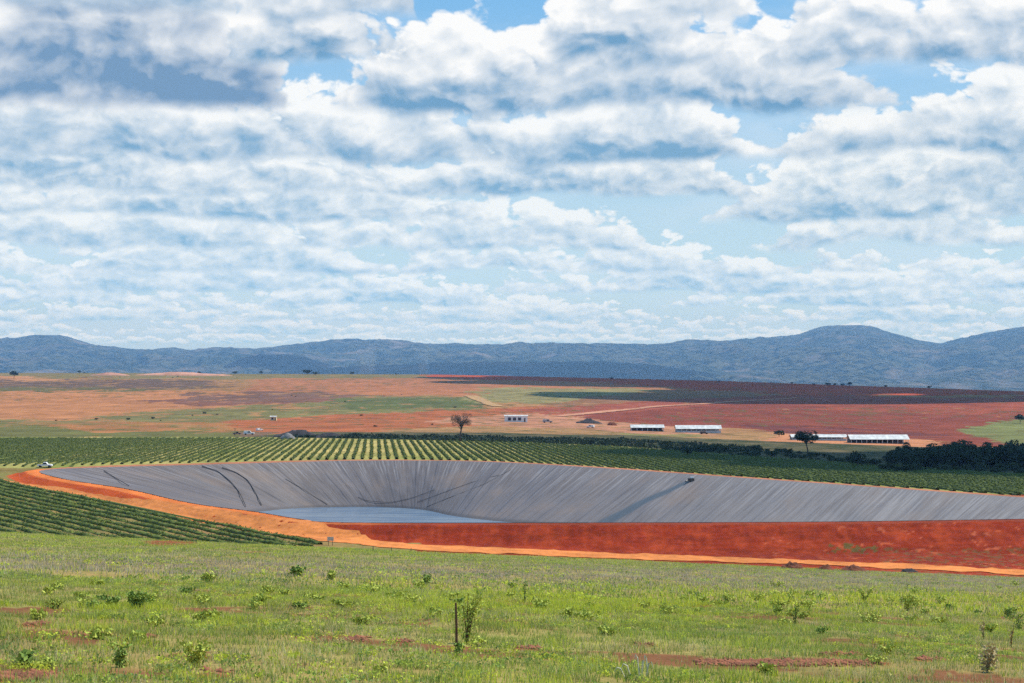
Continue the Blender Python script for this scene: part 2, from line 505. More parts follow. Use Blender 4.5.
# ------------------------------------------------------------------ roads
def road(name, pts, width, c, label, lift=.12, rag=.35, wob=2.0):
    P = np.array([at(*p)[:2] for p in pts]) if len(pts[0]) == 2 else np.array(pts)[:, :2]
    seg = np.r_[0, np.cumsum(np.linalg.norm(np.diff(P, axis=0), axis=1))]
    L = np.linspace(0, seg[-1], int(seg[-1]/1.5)+2)
    Q = np.stack([np.interp(L, seg, P[:,0]), np.interp(L, seg, P[:,1])], 1)
    k = np.ones(9)/9
    for j in range(2):
        Q[:, j] = np.convolve(np.pad(Q[:, j], 4, mode='edge'), k, 'valid')
    T = np.gradient(Q, axis=0); T /= np.linalg.norm(T, axis=1)[:,None]+1e-9
    N = np.stack([-T[:,1], T[:,0]], 1)
    W = np.interp(L, np.linspace(0, seg[-1], len(width)), width) if hasattr(width, '__len__') else np.full(len(L), width)
    W = W*(1 + (fbm(L/5, L*0, 7, 5, .65)-.5)*rag*3)
    ks = np.linspace(-.5, .5, 9)
    V = Q[:,None,:] + N[:,None,:]*(W[:,None]*ks[None,:])[:,:,None]
    V = V.reshape(-1,2)
    z = terrain(V[:,0], V[:,1]) + lift
    v = np.c_[V, z]; n = 9
    ii = np.arange(len(L)*n).reshape(len(L), n)
    f = np.stack([ii[:-1,:-1], ii[:-1,1:], ii[1:,1:], ii[1:,:-1]], -1).reshape(-1,4)
    kk = np.tile(ks, len(L))
    track = np.exp(-((np.abs(kk)-.22)/.1)**2)
    nn = fbm(v[:,0]/2.5, v[:,1]/2.5, 15, 3)
    tcol = np.array(c)[None,:]*(.86 + .12*track + .3*(nn-.5))[:,None]
    return tag(mk(name, v, f, M['ground'], col=np.clip(tcol, 0, 1), smooth=True), label, None, None, 'structure')

road('road', [(-40,476),(0,480),(60,490.5),(128,503),(190,514.5),(256,526),(330,538),(400,546.5),(480,550),(560,553.5),(700,559),(860,565.2),(1024,573.6),(1100,577.5)],
     [3,3,3,3.4,4.2,6.5,11,13,12,11,9.5,8,7,6.5], srgb(234,142,76)*.84, 'orange earth track curving round the foot of the reservoir bank')
road('road', [(556,416.5),(620,410.5),(680,405.5),(740,401.5),(800,398)], [14,12,12,12,10], srgb(226,160,126)*.72, 'pale earth road running across the red ploughed field', .5)
road('road', [(470,396),(482,401),(498,407)], [18,16,14], srgb(214,170,120)*.68, 'short pale track between the green and red fields', .6)

# ------------------------------------------------------------------ liner and water
def liner_mat():
    m, nt, b = new_mat('grey_membrane')
    ua = nd(nt, 'ShaderNodeAttribute', attribute_name='along'); va = nd(nt, 'ShaderNodeAttribute', attribute_name='down')
    u, v = ua.outputs['Fac'], va.outputs['Fac']
    cb = nd(nt, 'ShaderNodeCombineXYZ'); nt.links.new(math_(nt, 'MULTIPLY', u, .95), cb.inputs[0]); nt.links.new(math_(nt, 'MULTIPLY', v, 1.4), cb.inputs[1])
    st = nd(nt, 'ShaderNodeTexNoise', i_Scale=1., i_Detail=6., i_Roughness=.7); nt.links.new(cb.outputs[0], st.inputs['Vector'])
    cb2 = nd(nt, 'ShaderNodeCombineXYZ'); nt.links.new(math_(nt, 'MULTIPLY', u, .045), cb2.inputs[0]); nt.links.new(math_(nt, 'MULTIPLY', v, 1.6), cb2.inputs[1])
    bl = nd(nt, 'ShaderNodeTexNoise', i_Scale=1., i_Detail=5., i_Roughness=.6); nt.links.new(cb2.outputs[0], bl.inputs['Vector'])
    c = mixc(nt, maprange(nt, bl.outputs['Fac'], .32, .68), (.102,.076,.068), (.145,.115,.107))
    c = mixc(nt, maprange(nt, st.outputs['Fac'], .35, .7), c, (.165,.145,.148))
    c = mixc(nt, maprange(nt, st.outputs['Fac'], .42, .3), c, (.085,.072,.078))
    # welded seams between sheets
    wob = math_(nt, 'MULTIPLY_ADD', bl.outputs['Fac'], 4.0, u)
    fr = math_(nt, 'FRACT', math_(nt, 'DIVIDE', wob, 4.4))
    seam = math_(nt, 'LESS_THAN', math_(nt, 'ABSOLUTE', math_(nt, 'SUBTRACT', fr, .5)), .055)
    cell = math_(nt, 'FLOOR', math_(nt, 'DIVIDE', wob, 4.4))
    wn = nd(nt, 'ShaderNodeTexWhiteNoise', noise_dimensions='1D'); nt.links.new(cell, wn.inputs['W'])
    c = mixc(nt, math_(nt, 'MULTIPLY', seam, math_(nt, 'MULTIPLY', wn.outputs['Value'], .95)), c, (.045,.042,.05))
    c = mixc(nt, math_(nt, 'MULTIPLY', wn.outputs['Value'], .22), c, (.13,.125,.15))
    # pale dust streaks washed down from the top
    du = math_(nt, 'MULTIPLY', maprange(nt, st.outputs['Fac'], .5, .62), maprange(nt, v, .55, .0))
    c = mixc(nt, math_(nt, 'MULTIPLY', du, .55), c, (.36,.32,.31))
    geo = nd(nt, 'ShaderNodeNewGeometry'); sx = nd(nt, 'ShaderNodeSeparateXYZ'); nt.links.new(geo.outputs['Position'], sx.inputs[0])
    c = mixc(nt, math_(nt, 'MULTIPLY', maprange(nt, sx.outputs[0], -15., 130.), math_(nt, 'MULTIPLY', maprange(nt, st.outputs['Fac'], .1, .8), .85)), c, (.325,.285,.268))
    c = mixc(nt, math_(nt, 'MULTIPLY', maprange(nt, bl.outputs['Fac'], .50, .70), .45), c, (.235,.155,.11))
    wa = nd(nt, 'ShaderNodeAttribute', attribute_name='wet')
    c = mixc(nt, math_(nt, 'MULTIPLY', maprange(nt, math_(nt, 'MULTIPLY_ADD', math_(nt, 'SUBTRACT', st.outputs['Fac'], .5), .8, wa.outputs['Fac']), .15, .75), .8), c, (.05,.075,.10))
    c = mixc(nt, math_(nt, 'MULTIPLY', maprange(nt, v, .93, .985), .7), c, (.07,.06,.06))
    nt.links.new(c, b.inputs['Base Color'])
    b.inputs['Roughness'].default_value = .62; b.inputs['Specular IOR Level'].default_value = .35
    bp = nd(nt, 'ShaderNodeBump'); bp.inputs['Strength'].default_value = .5; bp.inputs['Distance'].default_value = .18
    nt.links.new(st.outputs['Fac'], bp.inputs['Height']); nt.links.new(bp.outputs[0], b.inputs['Normal'])
    return m
M['liner'] = liner_mat()
R2 = catmull([p[0] for p in PAIRS], 40); S2 = catmull([p[1] for p in PAIRS], 40)
nr = len(R2)
along = np.r_[0, np.cumsum(np.linalg.norm(np.diff(R2, axis=0), axis=1))]
vs = np.r_[np.linspace(0, 1, 26), 1.12, 1.25]
def slope_pt(i, t):
    p = R2[i]*(1-t) + S2[i]*t
    return p, ZC + .06 + (ZW-ZC)*t
LV = []; LU = []; LD = []
for t in vs:
    P = R2*(1-t) + S2*t
    sag = (fbm(along/9, np.full(nr, t*3), 111, 3)-.5)*1.1*math.sin(math.pi*min(t, 1)) + (fbm(along/1.6, np.full(nr, t*1.2), 113, 2)-.5)*.16*math.sin(math.pi*min(t, 1))
    LV.append(np.c_[P, ZC + .06 + (ZW-ZC)*t + sag]); LU.append(along); LD.append(np.full(nr, t))
LV = np.concatenate(LV)
ii = np.arange(len(vs)*nr).reshape(len(vs), nr)
jj = np.roll(ii, -1, axis=1)
lf = np.stack([ii[:-1], jj[:-1], jj[1:], ii[1:]], -1).reshape(-1,4)
liner = mk('reservoir_liner', LV, lf[:, ::-1].copy(), M['liner'], attrs={'along': np.concatenate(LU), 'down': np.concatenate(LD)}, smooth=True)
tag(liner, 'grey plastic membrane lining the sloping sides of the big reservoir', 'reservoir liner')

def on_liner(px, py):
    """point of the lined slope seen at a photo position"""
    best = None
    q = LV[:26*nr]
    qx = CX + F*q[:,0]/q[:,1]; qy = HY - F*q[:,2]/q[:,1]
    far_side = q[:,1] > 440
    d = np.where(far_side, (qx-px)**2 + (qy-py)**2, 1e9)
    return q[np.argmin(d)]
def liner_path(pts, n=40):
    P = np.array([on_liner(*p) for p in pts])
    t = np.linspace(0, len(P)-1, n)
    Q = np.stack([np.interp(t, np.arange(len(P)), P[:,k]) for k in range(3)], 1)
    k = np.ones(5)/5
    for j in range(3): Q[:, j] = np.convolve(np.pad(Q[:, j], 2, mode='edge'), k, 'valid')
    return Q
def hose(pts, r, label, grp=None):
    Q = liner_path(pts); Q[:,2] += r+.12
    tag(MB().tube(Q, r, 6).build('hose', M['hose'], smooth=True), label, 'hose', grp)
hose([(201,466),(218,471),(231,482),(240,494),(246,507)], 0.14, 'black hose curving down the lined bank, first of the pair from the truck')
hose([(222,467),(236,472),(248,482),(256,494),(262,507)], 0.14, 'black hose curving down the lined bank, nearer the water')
hose([(104,470),(116,479),(130,488)], 0.12, 'short straight dark pipe lying on the liner below the white truck')
hose([(285,478),(300,487),(314,497),(328,505)], 0.075, 'dark pipe slanting down to the back shore of the water')
hose([(500,474),(470,484),(440,495),(416,504)], 0.075, 'long dark pipe slanting down the liner to the right of the water')
hose([(512,470),(480,487),(450,497),(425,508)], 0.075, 'thin dark pipe running down the liner beside the long dark pipe')
hose([(357,497),(366,502),(390,503),(412,499),(436,490)], 0.075, 'dark pipe looping along the liner just above the back shore')

# wet streak running down the slope
P0 = liner_path([(688,481),(668,491),(645,502),(625,512),(607,521),(596,527)], 60)
wetv = np.zeros(len(LV))
for i, p in enumerate(P0):
    w = 1.3 + 2.2*i/60
    wetv = np.maximum(wetv, np.exp(-(((LV[:,0]-p[0])**2+(LV[:,1]-p[1])**2)/w**2)))
a = liner.data.attributes.new('wet', 'FLOAT', 'POINT'); a.data.foreach_set('value', wetv.astype(np.float32))

def water_mat():
    m, nt, b = new_mat('pond_water')
    geo = nd(nt, 'ShaderNodeNewGeometry')
    nz = nd(nt, 'ShaderNodeTexNoise', i_Scale=.8, i_Detail=4.); nt.links.new(geo.outputs['Position'], nz.inputs['Vector'])
    mpw = nd(nt, 'ShaderNodeMapping'); mpw.inputs['Scale'].default_value = (.05, .22, 1); nt.links.new(geo.outputs['Position'], mpw.inputs['Vector'])
    nb = nd(nt, 'ShaderNodeTexNoise', i_Scale=1., i_Detail=6., i_Roughness=.65); nt.links.new(mpw.outputs[0], nb.inputs['Vector'])
    nt.links.new(mixc(nt, maprange(nt, nb.outputs['Fac'], .35, .68), (.11,.19,.30), (.24,.31,.38)), b.inputs['Base Color']); b.inputs['Roughness'].default_value = .12; b.inputs['IOR'].default_value = 1.33
    bp = nd(nt, 'ShaderNodeBump'); bp.inputs['Strength'].default_value = .6; bp.inputs['Distance'].default_value = .12
    nt.links.new(nz.outputs['Fac'], bp.inputs['Height']); nt.links.new(bp.outputs[0], b.inputs['Normal'])
    return m
SW = R2*(-.06) + S2*1.06
SWo = R2*.01 + S2*.99
tag(mk('water', np.c_[SWo, np.full(nr, ZW)], [list(range(nr))], water_mat()), 'pale blue water at the bottom of the lined reservoir', None, None, 'structure')

# ------------------------------------------------------------------ crop rows
def crop_row(P, hgt, wid, rng, dark, light, label, group):
    """P: (n,2) centre line at about 0.8 m steps"""
    n = len(P)
    T = np.gradient(P, axis=0); T /= np.linalg.norm(T, axis=1)[:,None]+1e-9
    N = np.stack([-T[:,1], T[:,0]], 1)
    zg = terrain(P[:,0], P[:,1])
    prof = np.array([(-.5,0),(-.56,.35),(-.42,.75),(0,1.),(.42,.75),(.56,.35),(.5,0)])
    ph = fbm(P[:,0]*.55+P[:,1]*.55, P[:,0]*.1, int(rng.integers(1000)), 3, .6)
    hs = hgt*(.55 + .8*ph) * np.where(ph < .30, .45, 1)
    ws = wid*(.7 + .55*vnoise(P[:,0]*.8, P[:,1]*.8, int(rng.integers(1000))))
    j = rng.uniform(.8, 1.2, (n, 7))
    off = prof[None,:,0]*ws[:,None]*j
    x = P[:,None,0] + N[:,None,0]*off; y = P[:,None,1] + N[:,None,1]*off
    z = zg[:,None] - .1 + prof[None,:,1]*hs[:,None]*rng.uniform(.82, 1.15, (n,7))
    v = np.stack([x, y, z], -1).reshape(-1,3)
    ii = np.arange(n*7).reshape(n,7)
    f = np.stack([ii[:-1,:-1], ii[1:,:-1], ii[1:,1:], ii[:-1,1:]], -1).reshape(-1,4)
    k = n*4
    i = rng.integers(0, n, k)
    o = rng.uniform(-.6, .6, k)*ws[i]
    c = np.stack([P[i,0]+N[i,0]*o+rng.normal(0,.3,k), P[i,1]+N[i,1]*o+rng.normal(0,.3,k), zg[i]+hs[i]*rng.uniform(.25,1.12,k)], 1)
    lv, lfq = leaf_quads(c, rng.uniform(.14,.34,k), rng)
    tv = np.concatenate([rng.uniform(0,1,len(v)), np.repeat(rng.uniform(.2,1.25,k), 4)])
    col = np.array(dark)[None]*(1-tv[:,None]) + np.array(light)[None]*tv[:,None]
    o = mk('crop_row', np.concatenate([v, lv]), np.concatenate([f, lfq+len(v)]), M['hedge'], col=np.clip(col, .004, 1))
    return tag(o, label, 'crop row', group)

rng = np.random.default_rng(3)
DK, LT = (.018,.036,.006), (.125,.155,.024)
dirx, diry = -.0856/math.hypot(.0856,1), 1/math.hypot(.0856,1)
s = -250.0
while s < 262:
    yy = np.arange(400, 1080, .9)
    xx = s - .0856*yy
    px = CX + F*xx/yy
    z, d = terrain(xx, yy, True)
    py = HY - F*z/yy
    ok = (d > 8.0) & (py > np.interp(px, [-200,0,250,500,620,750,900,1024,1300], [437.5,438,438,442,447,457,467,475,485])) & \
         (yy > np.interp(xx, [-400,-169,-100,-30,65,149,197,400], [560,585,604,615,545,458,418,380])+2) & (px > -70) & (px < 1110)
    k = np.nonzero(ok)[0]
    if len(k) > 12:
        y0, y1 = yy[k[0]], yy[k[-1]]
        y0 += rng.uniform(0, 2.5); y1 -= rng.uniform(0, 5)
        q = np.arange(y0, y1, .85)
        wob = (fbm(q/30, q*0+s, 5, 2)-.5)*.5
        P = np.c_[s - .0856*q + wob, q]
        pm = CX + F*P[0,0]/P[0,1]
        if pm < 240: lab = 'long green crop row slanting away behind the reservoir near the white truck'
        elif pm < 520: lab = 'green crop row with pale dry grass alongside, straight behind the water'
        else: lab = 'dark green crop row behind the long lined bank below the sheds'
        crop_row(P, float(np.interp(pm,[0,250,330,470,560,1000],[.6,.75,1.0,1.0,.85,.85])), float(np.interp(pm,[0,250,330,470,560,1000],[.85,.9,.95,.95,1.0,1.15])), rng, DK, LT, lab, 'crop rows behind the reservoir')
    s += 3.45
# rows between the track and the grass hill
A = np.array([-177., 554.]); B = np.array([-68., 409.])
dv = (B-A)/np.linalg.norm(B-A); nv = np.array([dv[1], -dv[0]])      # towards the viewer's left
if nv[0] > 0: nv = -nv
ends = [(322,545),(300,543),(278,541)]
nrow = 0
for k in range(18):
    q = np.arange(-60, 235, .75)
    P = A[None] + dv[None]*q[:,None] + nv[None]*(4.2 + 4.15*k)
    P[:,0] += (fbm(q/25, q*0+k, 9, 2)-.5)*.8
    pxs = CX + F*P[:,0]/P[:,1]
    rgt = np.interp(k, [0,1,3,6,12,18], [322,312,280,245,140,60])
    kk = (P[:,1] > 352) & (pxs < rgt) & (pxs > -60)
    z, d = terrain(P[:,0], P[:,1], True); kk &= d > 13
    P = P[kk]
    if len(P) < 14: continue
    nrow += 1
    ordi = ['track-side','second','third','fourth','fifth','sixth','seventh','eighth','ninth','tenth','eleventh','twelfth','thirteenth','fourteenth','fifteenth','sixteenth','seventeenth','eighteenth'][nrow-1]
    lab = 'dark green bush row directly beside the orange track' if nrow == 1 else f'dark green bush row above the grass, {ordi} counted from the orange track'
    crop_row(P, .85, 1.35, rng, (.026,.046,.008), (.19,.225,.035), lab, 'bush rows between the track and the grass')

# ------------------------------------------------------------------ trees
def make_tree(name, h, r, crown, n, leaf, mat, rng, trunk_h=.35, base=None, limbs=7, dens_r=.55):
    root = empty(name, (0,0,-500))
    mb = MB()
    lean = rng.normal(0, .04, 2)*h
    tp = [np.array([0,0,-.3]), np.array([lean[0]*.3, lean[1]*.3, h*trunk_h*.6]), np.array([lean[0], lean[1], h*trunk_h]), np.array([lean[0]*1.2, lean[1]*1.2, h*.72])]
    tr = h*.028
    mb.tube(tp, [tr*1.5, tr, tr*.85, tr*.3], 7)
    cen = []
    for i in range(limbs):
        a = 2*math.pi*(i + rng.uniform(-.3,.3))/limbs
        st = tp[2] + (tp[3]-tp[2])*rng.uniform(-.15,.7)
        rr = r*rng.uniform(.55,.95); hh = h*rng.uniform(.62 if trunk_h > .15 else .3,.95)
        en = np.array([lean[0]+math.cos(a)*rr, lean[1]+math.sin(a)*rr, hh])
        md = (st+en)/2 + np.array([0,0,h*.05])
        mb.tube([st, md, en], [tr*.5, tr*.32, tr*.1], 5)
        cen.append((en, r*rng.uniform(.32,dens_r)))
    cen.append((np.array([lean[0], lean[1], h*.86]), r*.55)); cen.append((np.array([lean[0], lean[1], h*.68]), r*.6))
    if trunk_h < .15:
        for a in (0, 2.1, 4.2): cen.append((np.array([math.cos(a)*r*.5, math.sin(a)*r*.5, h*.2]), r*.55))
    mb.build('trunk', M['bark'], root, smooth=True)
    pts = []
    for c, rad in cen:
        m = int(n/len(cen)); d = rng.normal(size=(m,3)); d /= np.linalg.norm(d, axis=1)[:,None]
        q = c + d*rad*(rng.uniform(.25,1,(m,1))**.5)*np.array([1,1,.75])
        pts.append(q)
    pts = np.concatenate(pts)
    keep = fbm(pts[:,0]*.7+pts[:,2]*.3, pts[:,1]*.7+pts[:,2]*.6, int(rng.integers(999)), 2) > .36
    pts = pts[keep]; pts = pts[pts[:,2] > (h*trunk_h*.6 if trunk_h > .15 else .1)]
    v, f = leaf_quads(pts, rng.uniform(leaf*.6, leaf*1.3, len(pts)), rng)
    mk('crown', v, f, mat, root)
    return root

def make_shrub(name, h, r, n, leaf, mat, rng):
    root = empty(name, (0,0,-500))
    mb = MB(); pts = []
    for i in range(5):
        a = rng.uniform(0, 2*math.pi); e = np.array([math.cos(a)*r*.6, math.sin(a)*r*.6, h*rng.uniform(.5,.85)])
        mb.tube([(0,0,-.2), e*.5, e], [h*.03, h*.02, h*.008], 5)
        d = rng.normal(size=(n//5,3)); d /= np.linalg.norm(d, axis=1)[:,None]
        pts.append(e*np.array([1,1,.8]) + d*np.array([r*.55, r*.55, h*.35])*(rng.uniform(.2,1,(n//5,1))**.5))
    mb.build('stem', M['bark'], root)
    pts = np.concatenate(pts); pts[:,2] = np.abs(pts[:,2])
    v, f = leaf_quads(pts, rng.uniform(leaf*.6, leaf*1.3, len(pts)), rng)
    mk('foliage', v, f, mat, root)
    return root

rng = np.random.default_rng(17)
def place(root, px, py, label, cat, group=None, sc=1.0, first=False, rz=None):
    p = at(px, py)
    rz = random.uniform(0, 6.28) if rz is None else rz
    if first: o = root; o.location = p; o.rotation_euler = (0,0,rz); o.scale = (sc,)*3
    else: o = copy_tree(root, p, rz, sc)
    return tag(o, label, cat, group)

# the bare tree and the dark tree that stand alone
t = make_tree('dry_tree', 17.0, 6.0, 1, 5200, .2, M['crown_dry'], rng, .42, limbs=20, dens_r=.45)
p = at(460, 441.5); t.location = p; s_ = p[1]/1600*28.5/17.0; t.scale = (s_,)*3
tag(t, 'lone bare brown tree standing at the far end of the crop rows', 'tree')
t = make_tree('broad_tree', 14.0, 6.4, 1, 4200, .42, M['crown_dark'], rng, .42, limbs=12, dens_r=.6)
p = at(808, 455); t.location = p; s_ = p[1]/1600*23.5/14.0; t.scale = (s_,)*3
tag(t, 'dark tree with a bare trunk in front of the long low shed', 'tree')
woods = [make_tree('woodland_tree', hh, rr, 1, 2800, .5, M['crown_dark'], rng, .10, limbs=12, dens_r=.62) for hh, rr in ((10,4.6),(8.5,4.4),(11.5,4.8),(9,5.2))]
used = [True]*4
wi = 0
for rowi, (pya, pyb) in enumerate(((462.5,465),(466,469))):
    for px in np.arange(893, 1062, 7.5):
        px_ = px + rng.uniform(-3,3) + rowi*3
        k = int(rng.integers(0,4))
        py = np.interp(px, [893,1060], [pya,pyb]) + rng.uniform(-1,1)
        s_ = np.interp(px, [890,905,930,985,1060], [.62,.82,.98,1.05,.95])*rng.uniform(.85,1.12)
        side = 'front' if rowi else 'back'
        place(woods[k], px_, py, f'dark green tree in the {side} line of the wood at the right edge', 'tree', 'trees of the dark wood', s_*.80, first=used[k]); used[k] = False
        wi += 1
# bushes
sh = [make_shrub('bush', 4.4, 2.8, 700, .34, M['crown_dark'], rng), make_shrub('bush', 2.6, 2.0, 420, .28, M['crown_mid'], rng), make_shrub('bush', 1.6, 1.7, 300, .24, M['crown_mid'], rng)]
place(sh[0], 857.5, 466, 'round dark bush standing alone left of the dark wood', 'bush', None, 1.35, True)
place(sh[0], 686, 456, 'round dark bush behind the crop rows below the middle shed', 'bush', None, .95)
place(sh[0], 703, 453, 'small dark bush just right of the round bush below the middle shed', 'bush', None, .6)
place(sh[1], 1000, 470, 'low grey-green bush in front of the dark wood, among smaller scrub', 'bush', None, 1.0, True)
f2 = True
for i in range(240):
    px = rng.uniform(560, 1040)
    top = np.interp(px, [560,700,800,900,1040], [442,444,452,470,472]); bot = np.interp(px, [560,620,750,900,1040], [445,447,457,468,477])
    if px > 880: top = 470
    py = rng.uniform(top, max(bot, top+2))
    place(sh[2] if i % 3 else sh[1], px, py, 'low dark scrub bush on the strip between crop rows and sheds', 'bush', 'scrub bushes behind the crop rows', rng.uniform(.55,1.25), first=(i == 1 and f2))
# scattered bushes over the far fields
sp = [(97,420),(130,420),(152,419),(160,421),(205,414),(218,415),(193,416),(55,421),(290,396),(295,397),(272,410),(403,395),(360,416),(432,425),(375,427),(540,393),(560,397),(640,393),
      (455,408),(344,402),(120,377.5),(222,377),(176,377),(172,378),(238,378)]
for px, py in sp:
    place(sh[2], px + rng.uniform(-2,2), py, 'tiny dark bush dotted on the dry far fields', 'bush', 'bushes dotted over the far fields', rng.uniform(.5,1.2))
# trees on the far brow
ft = [make_tree('distant_tree', 9, 5, 1, 500, .9, M['crown_dark'], rng, .3), make_tree('distant_tree', 6, 5, 1, 400, .9, M['crown_mid'], rng, .2)]
place(ft[0], 14, 378.5, 'small dark tree standing alone on the brow at the left edge', 'tree', None, 1.5, True)
place(ft[1], 307, 375, 'dark flat-topped clump on the brow right of the pink bank', 'tree', None, 1.6, True)
place(ft[1], 315, 375.5, 'smaller dark clump beside the flat-topped clump on the brow', 'tree', None, 1.1)
for px in [80,84,171,201,236,262,352,395,610,720,790,812,828,835,842,851,884,930]:
    pe = np.interp(px, EDGE_PX, EDGE_PY)
    place(ft[int(rng.integers(0,2))], px+rng.uniform(-2,2), pe+rng.uniform(.4,1.5), 'distant dark tree on the skyline of the far fields', 'tree', 'trees along the brow of the far fields', rng.uniform(.35,.95))
place(ft[0], 1020, 424, 'dark tree on the green slope at the right edge', 'tree', None, .95)
place(ft[1], 779, 437, 'low brown-green tree left of the tree with the bare trunk', 'tree', None, .62)

# dense dark belt behind the crop rows (reads as one mass)
kk = 16000
bpx = rng.uniform(285, 760, kk)
bt = np.interp(bpx, [285,350,520,640,760], [436.5,437,439.5,443,452]); bb = np.interp(bpx, [285,350,520,640,760], [437.5,438.5,443.5,448,458.5])
# resolve through a coarse table of ground points
tabx = np.arange(280, 771, 10.); 
tabT = np.array([at(q, np.interp(q, [285,350,520,640,760], [436.5,436.5,438.5,441,448])) for q in tabx]); tabB = np.array([at(q, np.interp(q, [285,350,520,640,760], [437.5,438.5,443,448,458])) for q in tabx])
ff = rng.uniform(0, 1, kk)
Y_ = np.interp(bpx, tabx, tabT[:,1])*ff + np.interp(bpx, tabx, tabB[:,1])*(1-ff)
X_ = (bpx-CX)/F*Y_
dens = fbm(X_/16, Y_/40, 205, 3) > np.interp(bpx, [285,330,560,760], [.3,.2,.25,.42])
X_, Y_ = X_[dens], Y_[dens]
Z_ = terrain(X_, Y_)
hh = 2.6*fbm(X_/9, Y_/9, 203, 3)*np.interp(CX+F*X_/Y_, [285,330,560,760], [.7,1.1,1.1,.7])
c = np.stack([X_, Y_, Z_ + rng.uniform(0,1,len(X_))*hh], 1)
v, f = leaf_quads(c, rng.uniform(.5,1.1,len(c)), rng)
tv = np.repeat(rng.uniform(0,1,len(c)), 4)[:,None]
tag(mk('undergrowth', v, f, M['hedge'], col=np.array([[.016,.032,.02]])*(1-tv)+np.array([[.05,.075,.035]])*tv), 'dark belt of rank growth along the far end of the crop rows', 'undergrowth', None, 'stuff')

# ------------------------------------------------------------------ buildings
def shed(px0, px1, py, depth, h_eave, h_ridge, label, nposts, open_front=True, rz=0.0, lean=None):
    pc = at((px0+px1)/2, py); Y = pc[1]
    W = (px1-px0)/F*Y
    root = empty('long_shed', pc, rz); tag(root, label, 'shed', 'white roofed sheds across the valley')
    x0, x1 = -W/2, W/2; d = depth/2; ov = .7
    zb = -.4
    th = .12
    MB().prism([(-d-ov,h_eave-.15),(0,h_ridge),(0,h_ridge+th),(-d-ov,h_eave-.15+th)], x0-ov, x1+ov).prism([(0,h_ridge+.001),(d+ov,h_eave-.149),(d+ov,h_eave-.03),(0,h_ridge+th+.001)], x0-ov, x1+ov).build('roof', M['roof'], root)
    for i in range(nposts):
        x = x0 + .15 + (W-.3)*i/(nposts-1)
        MB().box(x-.16, x+.16, -d-.14, -d+.14, zb, h_eave-.08).build('post', M['wall'], root)
    MB().box(x0, x1, d-.2, d, zb, h_eave-.1).build('wall', M['wall'], root)
    MB().prismy([(0,0)]*0 or [(-.1,zb),(.1,zb),(.1,.7),(-.1,.7)], -d+.3, d-.3).build('partition', M['wall'], root)
    if open_front:
        MB().box(x0+.2, x1-.2, -d+.6, -d+.75, zb, h_eave*.28).build('low_wall', M['dark'], root)
        MB().box(x0+.3, x1-.3, d-.9, d-.35, zb, h_eave*.8).build('dark_opening', M['dark'], root)  # dark-coloured box stands for the shaded inside of the open shed
    else:
        MB().box(x0+.1, x1-.1, -d+.3, -d+.42, zb, h_eave*.5).build('low_wall', M['wall'], root)
    # gable end truss
    for sx in (x0+.05, x1-.05):
        mb = MB().tube([(sx,-d,h_eave-.1),(sx,d,h_eave-.1)], .09, 5).tube([(sx,0,h_eave-.1),(sx,0,h_ridge-.05)], .09, 5)
        mb.build('truss', M['post'], root)
        MB().box(sx-.12, sx+.12, -.12, .12, zb, h_eave-.2).build('end_post', M['wall'], root)
    return root
shed(849, 906, 443.2, 12, 2.7, 5.1, 'open shed with a wide white roof just left of the dark wood', 12)
shed(791, 845, 440.2, 9, 2.2, 3.6, 'low white roofed shed half hidden behind the tree with the bare trunk', 12, False)
shed(676, 720, 432.6, 10, 3.0, 5.2, 'long white shed with pale posts behind the round dark bush', 10, False)
shed(631, 663, 431, 10, 2.7, 4.5, 'shorter white shed with dark open side left of the long white shed', 7)

def box_house(px0, px1, py, depth, h, label, cat='building', mat='white', nwin=3, roofmat='roof', rz=0., gable=0.6):
    pc = at((px0+px1)/2, py); W = (px1-px0)/F*pc[1]
    root = empty('farm_building', pc, rz); tag(root, label, cat)
    x0, x1, d = -W/2, W/2, depth/2
    MB().box(x0, x1, -d, d, -.5, h).build('wall', M[mat], root)
    MB().prism([(-d-.4,h+.01),(d+.4,h+.01),(0,h+gable)], x0-.4, x1+.4).build('roof', M[roofmat], root)
    for i in range(nwin):
        xc = x0 + W*(i+1)/(nwin+1.6)
        w_ = min(1.3, W/(nwin+1)*.32)
        fr = MB().box(xc-w_-.15, xc+w_+.15, -d-.06, -d+.02, h*.22, h*.78).build('window', M['silver'], root)
        MB().box(xc-w_, xc+w_, -d-.1, -d-.05, h*.27, h*.73).build('pane', M['glass'], fr)
    xc = x1 - W*.12
    MB().box(xc-.6, xc+.6, -d-.07, -d+.03, -.3, h*.68).build('door', M['dark'], root)
    return root
box_house(504.5, 527.5, 421.8, 9, 5.2, 'white flat block building with dark windows at the end of the pale road', mat='white', nwin=3)
box_house(270.5, 276.5, 420.5, 5, 3.4, 'tiny pale yellow hut on the green strip of the far fields', 'hut', 'yellow', 1)

